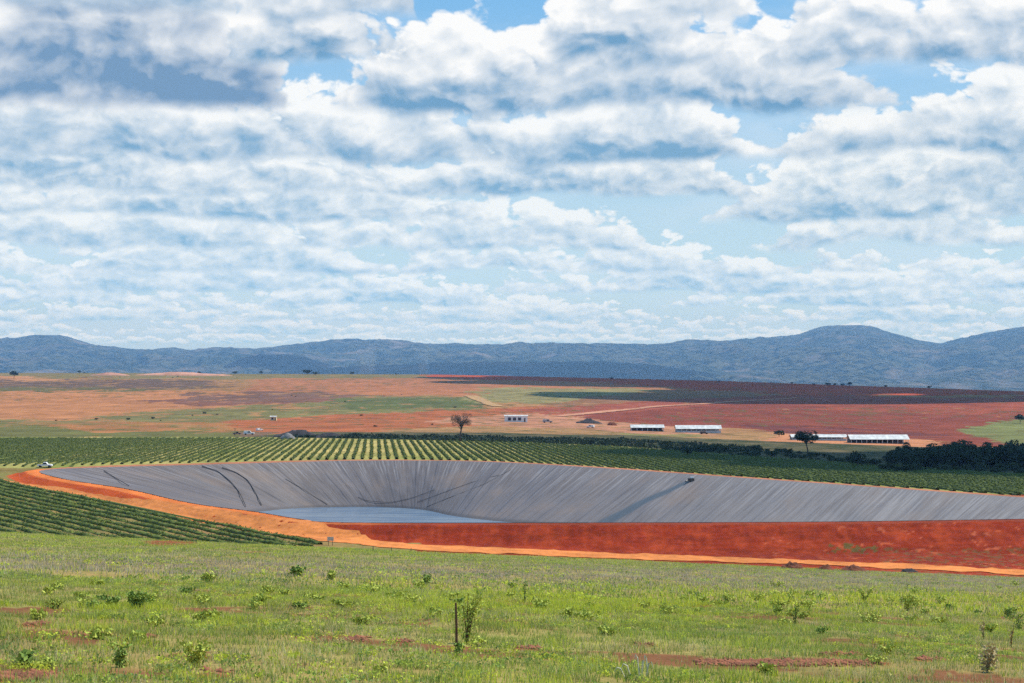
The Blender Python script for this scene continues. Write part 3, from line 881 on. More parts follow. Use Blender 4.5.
# ------------------------------------------------------------------ vehicles
def pickup(px, py, length, paint, label, rz=0.0, canopy=False, name='pickup_truck', cat='pickup truck'):
    p = at(px, py); root = empty(name, p, rz); tag(root, label, cat)
    L = length; k = L/5.2; w = .92*k
    prof = [(-2.6,.45),(-2.6,1.05),(-.75,1.05),(-.72,1.0),(.95,1.05),(2.45,.98),(2.6,.75),(2.6,.45)]
    MB().prismy([(x*k,z*k) for x,z in prof], -w, w).build('body', paint, root)
    cab = [(-.72,1.02),(-.55,1.78),(.55,1.8),(1.15,1.06)] if not canopy else [(-2.5,1.02),(-2.4,1.85),(.6,1.86),(1.2,1.06)]
    MB().prismy([(x*k,z*k) for x,z in cab], -w*.9, w*.9).build('cab', paint, root)
    win = [(-.6,1.12),(-.48,1.66),(.48,1.68),(.92,1.12)]
    for sy in (-1, 1):
        y0 = sy*w*.9; MB().prismy([(x*k,z*k) for x,z in win], min(y0, y0+sy*.02), max(y0, y0+sy*.02)).build('window', M['glass'], root)
    MB().box(-2.5*k, -.85*k, -w*.85, w*.85, 1.03*k, 1.06*k).build('bed', M['dark'], root) if not canopy else None
    for x in (-1.6, 1.65):
        for sy in (-1, 1):
            MB().tube([(x*k, sy*(w-.2), .38*k), (x*k, sy*(w+.03), .38*k)], .39*k, 14).build('wheel', M['tyre'], root)
    return root
pickup(45, 467.3, 5.3, M['white'], 'white pickup truck parked at the left corner of the reservoir', 0.05)
pickup(547.5, 422.8, 8.5, M['silver'], 'grey vehicle parked on bare ground right of the white block building', .1, True, 'van', 'van')
pickup(590.5, 427.8, 6.2, M['white'], 'pale vehicle in front of the dark heap, between two white buildings', 2.6, True, 'van', 'van')
pickup(704, 434.2, 5.6, M['dark'], 'black car parked in front of the long white shed', .1, True, 'car', 'car')
pickup(237, 434.5, 5.0, M['machine'], 'dark vehicle beside the white truck left of the dark spoil heap', .2, False)
pickup(249, 434.8, 6.5, M['white'], 'white vehicle next to the dark spoil heap behind the crop rows', .1, True, 'van', 'van')
pickup(259.5, 431, 5.2, M['white'], 'white vehicle tilted on the slope above the dark spoil heap', 1.0, True, 'van', 'van')

# ------------------------------------------------------------------ heaps and small things
def heap(name, p, rx, ry, h, mat, label, cat, seed, rough=.5, group=None):
    n, m = 40, 14
    a = np.linspace(0, 2*math.pi, n, endpoint=False); v = []
    for j in range(m):
        t = j/(m-1)
        rr = 1-t
        x = np.cos(a)*rx*rr; y = np.sin(a)*ry*rr
        z = h*(1-rr**1.6)*(.6+.8*fbm(x/rx*1.6+5, y/ry*1.6, seed, 2)) + (fbm(x*2.2/h, y*2.2/h, seed+3, 3)-.5)*h*rough*min(1, t*4)
        v.append(np.c_[x, y, z - .25*h*(1-min(1, t*6))])
    v = np.concatenate(v)
    ii = np.arange(n*m).reshape(m,n); jj = np.roll(ii,-1,axis=1)
    f = np.stack([ii[:-1], jj[:-1], jj[1:], ii[1:]], -1).reshape(-1,4)
    return tag(mk(name, v, f, mat, loc=tuple(p)), label, cat, group)
def heap_at(name, px0, px1, py, hpx, mat, label, cat, seed, dep=.5, rough=.5):
    p = at((px0+px1)/2, py); W = (px1-px0)/F*p[1]
    return heap(name, p, W/2, W/2*dep, hpx/F*p[1]*1.25, mat, label, cat, seed, rough)
heap_at('spoil_heap', 270, 322, 437, 6, M['darkdirt'], 'long dark spoil heap behind the crop rows', 'spoil heap', 5, .35)
heap_at('spoil_heap', 312, 352, 437.6, 3.6, M['darkdirt'], 'lower dark spoil heap trailing right of the long one', 'spoil heap', 9, .35)
heap_at('spoil_heap', 279, 296, 439, 4.5, M['greydirt'], 'small pale grey heap in front of the dark spoil heap', 'spoil heap', 7, .6)
heap_at('spoil_heap', 574, 604, 423.5, 3.2, M['darkdirt'], 'dark heap of materials behind the pale vehicle on bare ground', 'heap', 15, .4)
heap_at('spoil_heap', 606, 618, 425.5, 3, M['reddirt'], 'small red-brown heap left of the shorter white shed', 'heap', 16, .5)
heap_at('dirt_pile', 779, 805, 569.2, 5.5, M['reddirt'], 'first red dirt pile by the track, at the left of the row', 'dirt pile', 21, .6, .8)
heap_at('dirt_pile', 816, 836, 570.2, 3.5, M['reddirt'], 'smallest red dirt pile, between two larger ones by the track', 'dirt pile', 22, .6, .8)
heap_at('dirt_pile', 838, 868, 572.0, 5, M['reddirt'], 'largest red dirt pile by the track on the grass edge', 'dirt pile', 23, .6, .8)
heap_at('dirt_pile', 900, 919, 572.0, 3.2, M['darkdirt'], 'dark little pile lying alone on the track to the right', 'dirt pile', 24, .6, .8)
heap_at('earth_bank', 88, 132, 375.5, 2.0, plain('pink_earth', (.5,.24,.16), .95, var=.3, scale=.05), 'pink bare earth bank low on the brow at left', 'earth bank', 31, .3, .3)
heap_at('earth_bank', 128, 236, 375.5, 2.4, plain('pink_earth_pale', (.55,.27,.18), .95, var=.3, scale=.05), 'long pink bare earth bank on the brow beneath the blue hills', 'earth bank', 32, .2, .3)

# signboard by the track
p = at(330.5, 545.8); k = p[1]/F
root = empty('signboard', p, 0); tag(root, 'small pale signboard on two posts beside the orange track', 'signboard')
for sx in (-2.0, 2.0): MB().box(sx*k-.06, sx*k+.06, -.06, .06, -.3, 8.5*k).build('post', M['post'], root)
MB().box(-3.2*k, 3.2*k, -.1, -.065, 4.8*k, 8.8*k).build('board', plain('pale_board', (.62,.5,.42), .7), root)
for i, px in enumerate((373, 391.5, 411)):
    p = at(px, 551.5+i*.3); MBo = MB().tube([(0,0,-.3),(.02,0,.8),(0,.01,(5.5-i)*p[1]/F)], [.09,.08,.07], 6).build('marker_post', M['post'], loc=tuple(p))
    tag(MBo, ['thin dark marker post at the grass edge right of the signboard','middle thin marker post between two others at the grass edge','shortest thin marker post at the grass edge below the red bank'][i], 'post')
# utility poles on the plain
for px, py, hp, lab in ((690, 407, 8, 'pair of thin utility poles, the taller, on the red field behind the sheds'), (694, 406.5, 6, 'shorter thin utility pole next to the taller one on the red field'), (235, 437, 9, 'thin pole standing beside the dark vehicle near the spoil heap')):
    p = at(px, py); H = hp*p[1]/F
    root = empty('utility_pole', p); tag(root, lab, 'pole')
    MB().tube([(0,0,-.3),(0,0,H)], [.2,.14], 7).build('pole', M['post'], root)
    MB().box(-1., 1., -.08, .08, H*.9, H*.9+.16).build('crossarm', M['post'], root)
# pump at the head of the wet streak
q = on_liner(692, 480.5); 
root = empty('water_pump', (q[0], q[1], q[2]+.1)); tag(root, 'small dark pump on the liner at the top of the wet streak', 'pump')
MB().box(-1.1, 1.1, -.5, .5, 0, .9).build('housing', M['dark'], root); MB().tube([(-1.0,-.3,.3),(-2.0,-1.2,-.1)], .25, 7).build('outlet', M['hose'], root)
MB().box(-.2, .8, -.35, .35, .91, 1.35).build('lid', M['white'], root)

# ------------------------------------------------------------------ foreground grass
def grass_layer(n, y0, y1, hgt, wid, seed):
    r = np.random.default_rng(seed)
    y = np.sqrt(r.uniform(y0**2, y1**2, n)); x = r.uniform(-.345, .345, n)*y
    # gather into tufts
    tx = fbm(x*1.1, y*.9, 301, 3); keep = r.uniform(0,1,n) < np.clip((tx-.28)*3.0, .12, 1)
    z = terrain(x, y)
    px = CX+F*x/y; py = HY-F*z/y
    b = np.zeros(n, bool)
    for (bx, by, rx, ry) in bare_px:
        b |= ((px-bx)/rx)**2 + ((py-by)/ry)**2 < 1 + (fbm(x*1.2, y*.8, 99, 3)-.5)*2.2
    keep &= ~(b & (r.uniform(0,1,n) < np.clip(.25 + fbm(x*2, y*1.5, 98, 2)*1.1, 0, .95)))
    bb = (fbm(x/4.5, y/3.0, 95, 4) > .655) & (y < 105)
    keep &= ~(bb & (r.uniform(0,1,n) < .8))
    keep &= y < 346 + (fbm(x/20, y*0, 5, 3)-.5)*8
    x, y, z, px, py = x[keep], y[keep], z[keep], px[keep], py[keep]; n = len(x)
    patch = fbm(x/9, y/16, 311, 4); lush = fbm(x/2.2, y/3.5, 313, 3)
    band = np.clip(np.exp(-((py-604)/13)**2)*1.0 + np.exp(-((py-553-(px-512)*.044)/7)**2)*.45, 0, 1)
    seedy = np.exp(-((py-574-(px-512)*.02)/11)**2)
    h = hgt*(.45+1.1*lush)*r.uniform(.6,1.3,n)*(1+.5*band*(patch > .45))
    w = wid*r.uniform(.7,1.4,n)
    a = r.uniform(0, 2*math.pi, n); lean = r.uniform(.05,.6,n)*h; la = r.uniform(0, 2*math.pi, n)
    dx, dy = np.cos(a)*w*.5, np.sin(a)*w*.5
    v = np.empty((n,3,3))
    v[:,0] = np.c_[x-dx, y-dy, z-.03]; v[:,1] = np.c_[x+dx, y+dy, z-.03]
    v[:,2] = np.c_[x+np.cos(la)*lean, y+np.sin(la)*lean, z+h]
    g1 = np.array([.38,.44,.10]); g2 = np.array([.64,.70,.055]); g3 = np.array([.70,.58,.28]); g4 = np.array([.54,.44,.32]); g5 = np.array([.16,.25,.055])
    u = r.uniform(0,1,n)
    c = np.tile(g1, (n,1))
    pb = np.clip(.10 + band*.85*sstep(.36,.5,patch) + .35*sstep(.52,.66,lush) , 0, .9)
    c[u < pb] = g2
    u2 = r.uniform(0,1,n)
    dryp = sstep(.42, .62, fbm(x/5, y/8, 327, 4))
    c[u2 < .06+.42*dryp*(1-.7*band)] = g3
    c[(u2 > 1-.12)] = g5
    u3 = r.uniform(0,1,n)
    sd = u3 < seedy*.85*sstep(.70,.45,patch*.6+band*.3)
    c[sd] = g4
    c *= r.uniform(.65,1.25,(n,1))*(.62+.6*fbm(x/1.1, y/2.2, 317, 3)+.22*patch)[:,None]
    col = np.repeat(c, 3, 0)
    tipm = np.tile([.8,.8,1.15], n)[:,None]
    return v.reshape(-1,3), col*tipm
parts = [grass_layer(430000, 27, 105, .19, .026, 1), grass_layer(420000, 100, 346, .28, .07, 2)]
gv = np.concatenate([p[0] for p in parts]); gc = np.concatenate([p[1] for p in parts])
# small broad-leaved herbs growing through the grass
def herb_layer(n, y0, y1, leaf, spread, hgt, k, seed):
    r = np.random.default_rng(seed)
    y = np.sqrt(r.uniform(y0**2, y1**2, n)); x = r.uniform(-.345, .345, n)*y
    z = terrain(x, y); px = CX+F*x/y; py = HY-F*z/y
    pt = fbm(x/6, y/10, 321, 4)
    band = np.exp(-((py-604)/13)**2)
    keep = (r.uniform(0,1,n) < sstep(.46,.58,pt+band*.15)*.95+.03) & (y < 342)
    for (bx, by, rx, ry) in bare_px: keep &= ((px-bx)/rx)**2 + ((py-by)/ry)**2 > 1.05
    x, y, z, band = x[keep], y[keep], z[keep], band[keep]; n = len(x)
    h = hgt*r.uniform(.35,1.2,n)
    c = np.repeat(np.stack([x,y,z],1), k, 0) + np.stack([r.normal(0,1,n*k)*np.repeat(spread*r.uniform(.5,1.3,n),k), r.normal(0,1,n*k)*np.repeat(spread*r.uniform(.5,1.3,n),k), r.uniform(.1,1,n*k)*np.repeat(h,k)],1)
    v, f = leaf_quads(c, r.uniform(leaf*.6,leaf*1.4,n*k), r)
    u = r.uniform(0,1,n); pal = np.array([[.60,.66,.06],[.44,.54,.08],[.20,.30,.06],[.30,.40,.11],[.64,.55,.18]])
    ix = np.where(u < .34+.3*band, 0, np.where(u < .62+.2*band, 1, np.where(u < .84, 2, np.where(u < .95, 3, 4))))
    col = np.repeat(np.repeat(pal[ix]*r.uniform(.7,1.2,(n,1)), k, 0)*r.uniform(.8,1.2,(n*k,1)), 4, 0)
    return v, f, col
hb = [herb_layer(5200, 27, 108, .04, .17, .2, 34, 31), herb_layer(7000, 100, 344, .085, .45, .3, 26, 32)]
tri = np.arange(len(gv)).reshape(-1,3); allv = [gv]; allf = [tri]; allc = [gc]; b0 = len(gv)
for v, f, c in hb:
    allv.append(v); allc.append(c); allf += [f[:,[0,1,2]]+b0, f[:,[0,2,3]]+b0]; b0 += len(v)
gv = np.concatenate(allv); gc = np.concatenate(allc)
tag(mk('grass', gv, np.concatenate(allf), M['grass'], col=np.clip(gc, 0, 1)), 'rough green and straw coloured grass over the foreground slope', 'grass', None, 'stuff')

# clods lying on the bare patches
kk = 1700; r = np.random.default_rng(8)
sel = [bp for bp in bare_px if bp[1] > 600]
ch = r.integers(0, len(sel), kk); ch[:800] = [q for q, bp in enumerate(sel) if bp[0] == 790][0]; ch[800:1100] = 0
th = r.uniform(0, 2*math.pi, kk); rr = np.sqrt(r.uniform(0,1,kk))
cpx = np.array([sel[c_][0] for c_ in ch]) + np.cos(th)*rr*np.array([sel[c_][2] for c_ in ch]); cpy = np.array([sel[c_][1] for c_ in ch]) + np.sin(th)*rr*np.array([sel[c_][3] for c_ in ch])*.8
tabp = {}
V = []; Fc = []
ico = np.array([(0,0,1),(.9,0,.1),(.28,.85,.2),(-.73,.53,.1),(-.73,-.53,.15),(.28,-.85,.1),(0,0,-.6)])
icf = [(0,1,2),(0,2,3),(0,3,4),(0,4,5),(0,5,1),(6,2,1),(6,3,2),(6,4,3),(6,5,4),(6,1,5)]
for q in range(kk):
    key = (round(cpx[q]/6), round(cpy[q]))
    if key not in tabp: tabp[key] = at(key[0]*6, key[1])
    p0 = tabp[key]; x_, y_ = (cpx[q]-CX)/F*p0[1], p0[1] + r.uniform(-.4,.4)
    sz = r.uniform(.03,.13)
    bse = len(V)*7
    V.append((ico*r.uniform(.7,1.3,(7,1)))*sz*np.array([1.2,1,.8]) + np.array([x_, y_, 0]))
    Fc.append(np.array(icf)+bse)
V = np.concatenate(V)
ctr = V.reshape(-1,7,3)[:,6]
V[:,2] += np.repeat(terrain(ctr[:,0], ctr[:,1]), 7)
tag(mk('soil_clods', V, np.concatenate(Fc), M['clods']), 'loose red soil clods on the bare patches in the grass', 'soil clods', None, 'stuff')

# ------------------------------------------------------------------ weeds standing out of the grass
def weed(px, py, hpx, label, mat, n=60, leaf=.09, spread=.35, stems=4, name='weed', cat='weed', group=None, seed=0, lean=0., stemmat='stem', loose=.9):
    rg = np.random.default_rng(seed+int(px*7)); n = int(n*2.6); leaf *= .56
    p = at(px, py); h = hpx/F*p[1]*(.72 if mat is M['weed_dark'] and spread > .28 else 1); spread = spread*1.35
    mb = MB(); pts = []
    for i in range(stems):
        a = rg.uniform(0, 2*math.pi); sp_ = rg.uniform(.3,1)*spread*h
        e = np.array([math.cos(a)*sp_ + lean*h, math.sin(a)*sp_, h*rg.uniform(.75,1)])
        m_ = e*np.array([.4,.4,.55]); mb.tube([(0,0,-.08), m_, e], [h*.013, h*.010, h*.005], 5)
        t_ = rg.uniform(.02,1,n//stems)[:,None]**.8
        base = np.where(t_ < .5, m_*t_*2, m_ + (e-m_)*(t_-.5)*2)
        pts.append(base + rg.normal(0, leaf*loose, (n//stems,3)))
    o = mb.build(name, M[stemmat], loc=tuple(p)); tag(o, label, cat, group)
    pts = np.concatenate(pts); pts[:,2] = np.abs(pts[:,2])
    v, f = leaf_quads(pts, rg.uniform(leaf*.6,leaf*1.4,len(pts)), rg)
    mk('foliage', v, f, mat, o)
    return o
weed(467, 645, 50, 'leafy sapling leaning beside the dead stick in the grass', M['weed_bright'], 260, .085, .24, 7, 'sapling', 'sapling', lean=.12, loose=2.6, stemmat='stick')
p = at(456.5, 656); H = 52/F*p[1]
o = MB().tube([(0,0,-.1),(.0,0,H*.5),(-.02,0,H)], [.045,.04,.03], 7).build('dead_stick', M['stick'], loc=tuple(p)); tag(o, 'upright dead brown stick beside the leafy sapling', 'stick')
weed(457, 657, 20, 'low broad-leaved weed at the foot of the dead stick', M['weed_dark'], 40, .1, .4)
weed(987, 673, 24, 'withered yellow-brown plant near the bottom right corner', M['weed_dry'], 130, .1, .35, 5, stemmat='stick', loose=1.8)
weed(984, 640, 20, 'plant with pale flower heads above the withered plant', M['weed_dry'], 34, .09, .3, 4)
weed(1019, 632, 20, 'dark leafy sapling at the right edge of the grass', M['weed_dark'], 90, .09, .25, 4, 'sapling', 'sapling', loose=2.)
weed(1011, 648, 24, 'tall reddish weed by the right edge above the grass', M['weed_dry'], 30, .08, .2, 3, stemmat='stick')
weed(195, 668, 26, 'bright lime green leafy weed left of the bottom centre', M['weed_bright'], 120, .11, .5, 7)
weed(120, 668, 32, 'dark upright weed between bare patches at lower left', M['weed_dark'], 70, .1, .3, 5)
weed(26, 668, 16, 'dark spiky weed beside the red soil in the bottom left corner', M['weed_dark'], 70, .13, .6, 8)
weed(137, 609, 24, 'dark bushy weed clump in the left of the grass, the tallest there', M['weed_dark'], 200, .15, .5, 7)
weed(112, 607, 12, 'low dark weed clump left of the tall bushy clump', M['weed_dark'], 110, .14, .8, 7)
weed(296, 576, 11, 'dark weed bush standing in the grey seeding grass', M['weed_dark'], 110, .25, .7, 6)
weed(207, 583, 9, 'yellow-green weed bush in the far grass at left', M['weed_bright'], 90, .22, .8, 6)
weed(330, 580, 9, 'yellow-green weed bush in the far grass right of the dark bush', M['weed_bright'], 90, .2, .6, 6)
weed(425, 586, 14, 'grey-green weed bush at the upper edge of the weedy band', M['weed_dark'], 110, .18, .7, 6)
weed(525, 603, 22, 'thin upright dark weed right of the leafy sapling', M['weed_dark'], 30, .1, .08, 2)
weed(795, 625, 24, 'thin tall weed stem in the right half of the grass', M['weed_dark'], 40, .1, .1, 2)
weed(865, 602, 14, 'yellow-tipped weed in the bright band at right', M['weed_bright'], 80, .16, .5, 5)
weed(908, 612, 16, 'yellow flowered weed clump in the bright band at right', M['weed_bright'], 100, .15, .6, 6)
weed(1008, 617, 13, 'small dark weed at right above the leafy sapling', M['weed_dark'], 60, .14, .4, 3)
# pale arching grass leaves
p = at(640, 680); k = p[1]/F
root = empty('arching_grass', p); tag(root, 'tuft of pale arching grass leaves at the bottom centre right', 'grass tuft')
for i, (x0, x1, hh_) in enumerate(((-8,-20,15),(0,-6,24),(2,4,18),(6,14,16),(-14,-26,10),(9,4,22))):
    pts = [(x0*k,.05*i,-.05), ((x0*.6+x1*.4)*k,.05*i,hh_*.85*k), ((x0*.3+x1*.7)*k,.04*i,hh_*k), (x1*k,.03*i,hh_*.55*k)]
    MB().tube(pts, [.012,.02,.016,.004], 4).build('leaf', M['straw'], root)
# the weedy bright band: single clumps
r = np.random.default_rng(77); 
for i in range(105):
    px = r.uniform(-10, 1034); py = r.normal(604, 12) if i < 80 else r.uniform(600, 678)
    if py < 585 or py > 680: continue
    b_ = r.uniform() < .84
    sc_ = np.interp(py, [585,683],[.75,1.25])
    weed(px, py, r.uniform(4.5,10)*sc_, 'low yellow-green leafy weed clump rising from the grass' if b_ else 'low dark green leafy weed clump rising from the grass', M['weed_bright'] if b_ else M['weed_dark'],
         80, np.interp(py, [585,683],[.16,.085]), r.uniform(.8,1.6), 7, group='yellow-green weed clumps' if b_ else 'dark weed clumps', seed=i)

# ------------------------------------------------------------------ hills
def hill_mat(nme='wooded_hillside', shaded=0.):
    m, nt, b = new_mat(nme)
    geo = nd(nt, 'ShaderNodeNewGeometry')
    def nz(s, det=6., ro=.65):
        n = nd(nt, 'ShaderNodeTexNoise', i_Scale=s, i_Detail=det, i_Roughness=ro); nt.links.new(geo.outputs['Position'], n.inputs['Vector']); return n.outputs['Fac']
    a, b2, c3 = nz(.011, 8., .75), nz(.0022), nz(.0007, 5.)
    c = mixc(nt, maprange(nt, a, .43, .57), (.010,.022,.013), (.105,.112,.07))
    c = mixc(nt, math_(nt, 'MULTIPLY', maprange(nt, b2, .52, .66), .7), c, (.23,.19,.165))
    c = mixc(nt, math_(nt, 'MULTIPLY', maprange(nt, c3, .45, .6), .5), c, (.02,.042,.026))
    if shaded: c = mixc(nt, shaded, c, (.008,.016,.012))  # cloud shade put into the colour of the low ridge and knoll
    nt.links.new(c, b.inputs['Base Color']); b.inputs['Roughness'].default_value = 1; b.inputs['Specular IOR Level'].default_value = .05
    bp = nd(nt, 'ShaderNodeBump'); bp.inputs['Strength'].default_value = 1.; bp.inputs['Distance'].default_value = 34.
    nt.links.new(a, bp.inputs['Height']); nt.links.new(bp.outputs[0], b.inputs['Normal'])
    return m
M['hill'] = hill_mat(); M['hill_shaded'] = hill_mat('cloud_shaded_wood', .8)
SKY_PX = [-700,-300,-60,0,20,40,60,75,95,140,200,255,300,335,360,380,420,480,560,640,660,680,720,760,800,815,830,850,870,890,920,940,960,1000,1024,1060,1200,1700]
SKY_PY = [345,343,342,341,340,336.5,337,342,347,350,350,349,346,342,340.5,341,345,346,345,346,345,342,342.5,339,335,329,327,326,327.5,334,342,345.5,341,332,328,324,335,340]
def hills(name, px0, px1, y0, yc, y1, zb, sil_px, sil_py, nrows, label, amp=45., seed=61, step=2.2, mat='hill'):
    tx = np.arange((px0-CX)/F, (px1-CX)/F, step/F)
    ys = np.concatenate([np.linspace(y0, yc, nrows), np.linspace(yc, y1, nrows//3)[1:]])
    T, Yh = np.meshgrid(tx, ys); X = T*Yh
    zc = -(np.interp(CX+F*T, sil_px, sil_py)-HY)/F*yc
    w = np.clip((Yh-y0)/(yc-y0), 0, 1)
    S = .22*w + .78*sstep(.12, 1, w)
    back = np.clip((Yh-yc)/(y1-yc), 0, 1)
    z = zb + (zc-zb)*S*(1-.7*back)
    rid = 1-np.abs(2*fbm(X/1700, Yh/1900, seed, 6, .6)-1)*2
    env = np.clip(w*(1-w)*4, 0, 1)
    z += (rid-.35)*amp*env + (fbm(X/420, Yh/520, seed+9, 4, .6)-.5)*amp*.8*np.clip(env+.06, 0, 1) + (fbm(X/50, Yh*0+seed, seed+4, 3)-.5)*20*sstep(.8,1,w)*(1-back)
    ii = np.arange(T.size).reshape(T.shape)
    f = np.stack([ii[:-1,:-1], ii[:-1,1:], ii[1:,1:], ii[1:,:-1]], -1).reshape(-1,4)
    return tag(mk(name, np.stack([X.ravel(), Yh.ravel(), z.ravel()], 1), f, M[mat], smooth=True), label, None, None, 'structure')
hills('hills', -560, 1580, 9000, 20000, 22500, -265, SKY_PX, SKY_PY, 90, 'long range of blue wooded hills along the horizon', 150.)
hills('hill', 200, 790, 9600, 11500, 13000, -270, [180,260,330,400,450,520,600,640,670,700,730,760,800], [386,374,367,364,362.5,361.5,361.5,364,367,371.5,378,384,394], 36, 'low dark ridge in front of the hill range', 12., 67, mat='hill_shaded')
hills('hill', 190, 360, 11500, 12800, 14000, -260, [180,225,240,258,285,305,325,345,370], [385,366,358,354.5,354,357,363,369,380], 30, 'small wooded knoll coloured as in cloud shade in front of the hill range at left', 10., 69, mat='hill_shaded')

# ------------------------------------------------------------------ clouds overhead that shade the far field
def cloud_mesh(centre, radii, n, seed):
    rg = np.random.default_rng(seed); V = []; Fq = []; b = 0
    nu, nvv = 40, 20
    for i in range(n):
        c = np.array(centre) + rg.uniform(-1,1,3)*np.array(radii)*np.array([.9,.8,.25])
        rad = np.array([min(radii[0],radii[1])*rg.uniform(.4,.75)]*3)*np.array([1.25,1,.35])
        u = np.linspace(0, 2*math.pi, nu, endpoint=False); w = np.linspace(.001, math.pi-.001, nvv)
        U, W = np.meshgrid(u, w)
        d = np.stack([np.sin(W)*np.cos(U), np.sin(W)*np.sin(U), np.cos(W)], -1)
        k = .75+.5*fbm(d[...,0]*2.4+d[...,2]+i*9, d[...,1]*2.4+d[...,2], seed, 4)
        P = c + d*k[...,None]*rad
        P[...,2] = np.maximum(P[...,2], centre[2]-radii[2]*.4)
        V.append(P.reshape(-1,3)); ii = np.arange(nu*nvv).reshape(nvv,nu)+b; jj = np.roll(ii,-1,axis=1)
        Fq.append(np.stack([ii[:-1], ii[1:], jj[1:], jj[:-1]], -1).reshape(-1,4)); b += nu*nvv
    return np.concatenate(V), np.concatenate(Fq)
SUN_EL, SUN_AZ = math.radians(58), math.radians(62)      # azimuth measured from the view direction towards the right
sdir = np.array([math.sin(SUN_AZ)*math.cos(SUN_EL), math.cos(SUN_AZ)*math.cos(SUN_EL), math.sin(SUN_EL)])
CLOUD_SHADE = [((470,3060,-62), 1300, (470,330,110), 22), ((860,2430,-62), 1300, (640,330,110), 24), ((235,690,-50), 1300, (185,100,60), 16)]
M['cloud'] = plain('cloud_white', (.85,.87,.9), 1., var=.1, scale=.01)
cv, cf, bb = [], [], 0
for i, (g, hgt, rad, n) in enumerate(CLOUD_SHADE):
    c = np.array(g) + sdir*(hgt/sdir[2])
    v, f = cloud_mesh(c, rad, n, 400+i)
    cv.append(v); cf.append(f+bb); bb += len(v)
tag(mk('clouds', np.concatenate(cv), np.concatenate(cf), M['cloud'], smooth=True), 'white clouds high overhead shading the far ploughed field', 'clouds', None, 'stuff')

# ------------------------------------------------------------------ haze
mh = bpy.data.materials.new('haze_air'); mh.use_nodes = True; mh.cycles.volume_sampling = 'DISTANCE'; mh.cycles.homogeneous_volume = True; nt = mh.node_tree
nt.nodes.remove(nt.nodes['Principled BSDF'])
pv = nd(nt, 'ShaderNodeVolumePrincipled')
pv.inputs['Color'].default_value = (.26,.52,1,1); pv.inputs['Absorption Color'].default_value = (.75,.75,.75,1); pv.inputs['Density'].default_value = 4.3e-5; pv.inputs['Anisotropy'].default_value = .15
nt.links.new(pv.outputs[0], nt.nodes['Material Output'].inputs['Volume'])
hz = MB().box(-16500, 16500, -400, 23500, -420, 420).build('haze', mh)
tag(hz, 'blue haze over the valley and the hills', 'haze', None, 'stuff')

# thin dust raised beyond the brow
md = bpy.data.materials.new('dust_air'); md.use_nodes = True; nt = md.node_tree
nt.nodes.remove(nt.nodes['Principled BSDF'])
pv = nd(nt, 'ShaderNodeVolumePrincipled'); pv.inputs['Color'].default_value = (.9,.84,.78,1); pv.inputs['Density'].default_value = .0020
nt.links.new(pv.outputs[0], nt.nodes['Material Output'].inputs['Volume'])
for (px, py, rx, rz, lab) in ((368, 360, 10, 22, 'tall faint plume of pale dust in front of the hills at left'), (424, 365, 6, 12, 'small faint puff of pale dust to the right of the tall plume')):
    Yd = 4050.; u = np.linspace(0, 2*math.pi, 24, endpoint=False); w = np.linspace(.02, math.pi-.02, 14)
    U, W = np.meshgrid(u, w); d3 = np.stack([np.sin(W)*np.cos(U), np.sin(W)*np.sin(U), np.cos(W)], -1)
    k = .35+1.3*fbm(d3[...,0]*2.2+px, d3[...,2]*2.2+d3[...,1], 45, 4)
    P = d3*k[...,None]*np.array([rx, rx*1.2, rz])*Yd/F + np.array([(px-CX)/F*Yd, Yd, -(py-HY)/F*Yd])
    ii = np.arange(24*14).reshape(14,24); jj = np.roll(ii,-1,axis=1)
    f = np.concatenate([np.stack([ii[:-1], ii[1:], jj[1:], jj[:-1]], -1).reshape(-1,4)])
    fl = [list(q) for q in f] + [list(range(24))[::-1], list(range(13*24, 14*24))]
    tag(mk('dust', P.reshape(-1,3), fl, md), lab, 'dust', None, 'stuff')

# ------------------------------------------------------------------ sky
wd = bpy.data.worlds.new('World'); SC.world = wd; wd.use_nodes = True
nt = wd.node_tree
bg = nt.nodes['Background']; BGS = .1
bg.inputs['Strength'].default_value = BGS
sky = nd(nt, 'ShaderNodeTexSky', sky_type='NISHITA'); sky.sun_disc = False
sky.sun_elevation = SUN_EL; sky.sun_rotation = SUN_AZ
tc = nd(nt, 'ShaderNodeTexCoord'); sp_ = nd(nt, 'ShaderNodeSeparateXYZ'); nt.links.new(tc.outputs['Generated'], sp_.inputs[0])
X, Yv, Z = sp_.outputs
az = math_(nt, 'ARCTAN2', X, Yv)
tt = math_(nt, 'DIVIDE', Z, math_(nt, 'SQRT', math_(nt, 'ADD', math_(nt, 'MULTIPLY', X, X), math_(nt, 'ADD', math_(nt, 'MULTIPLY', Yv, Yv), 1e-6))))

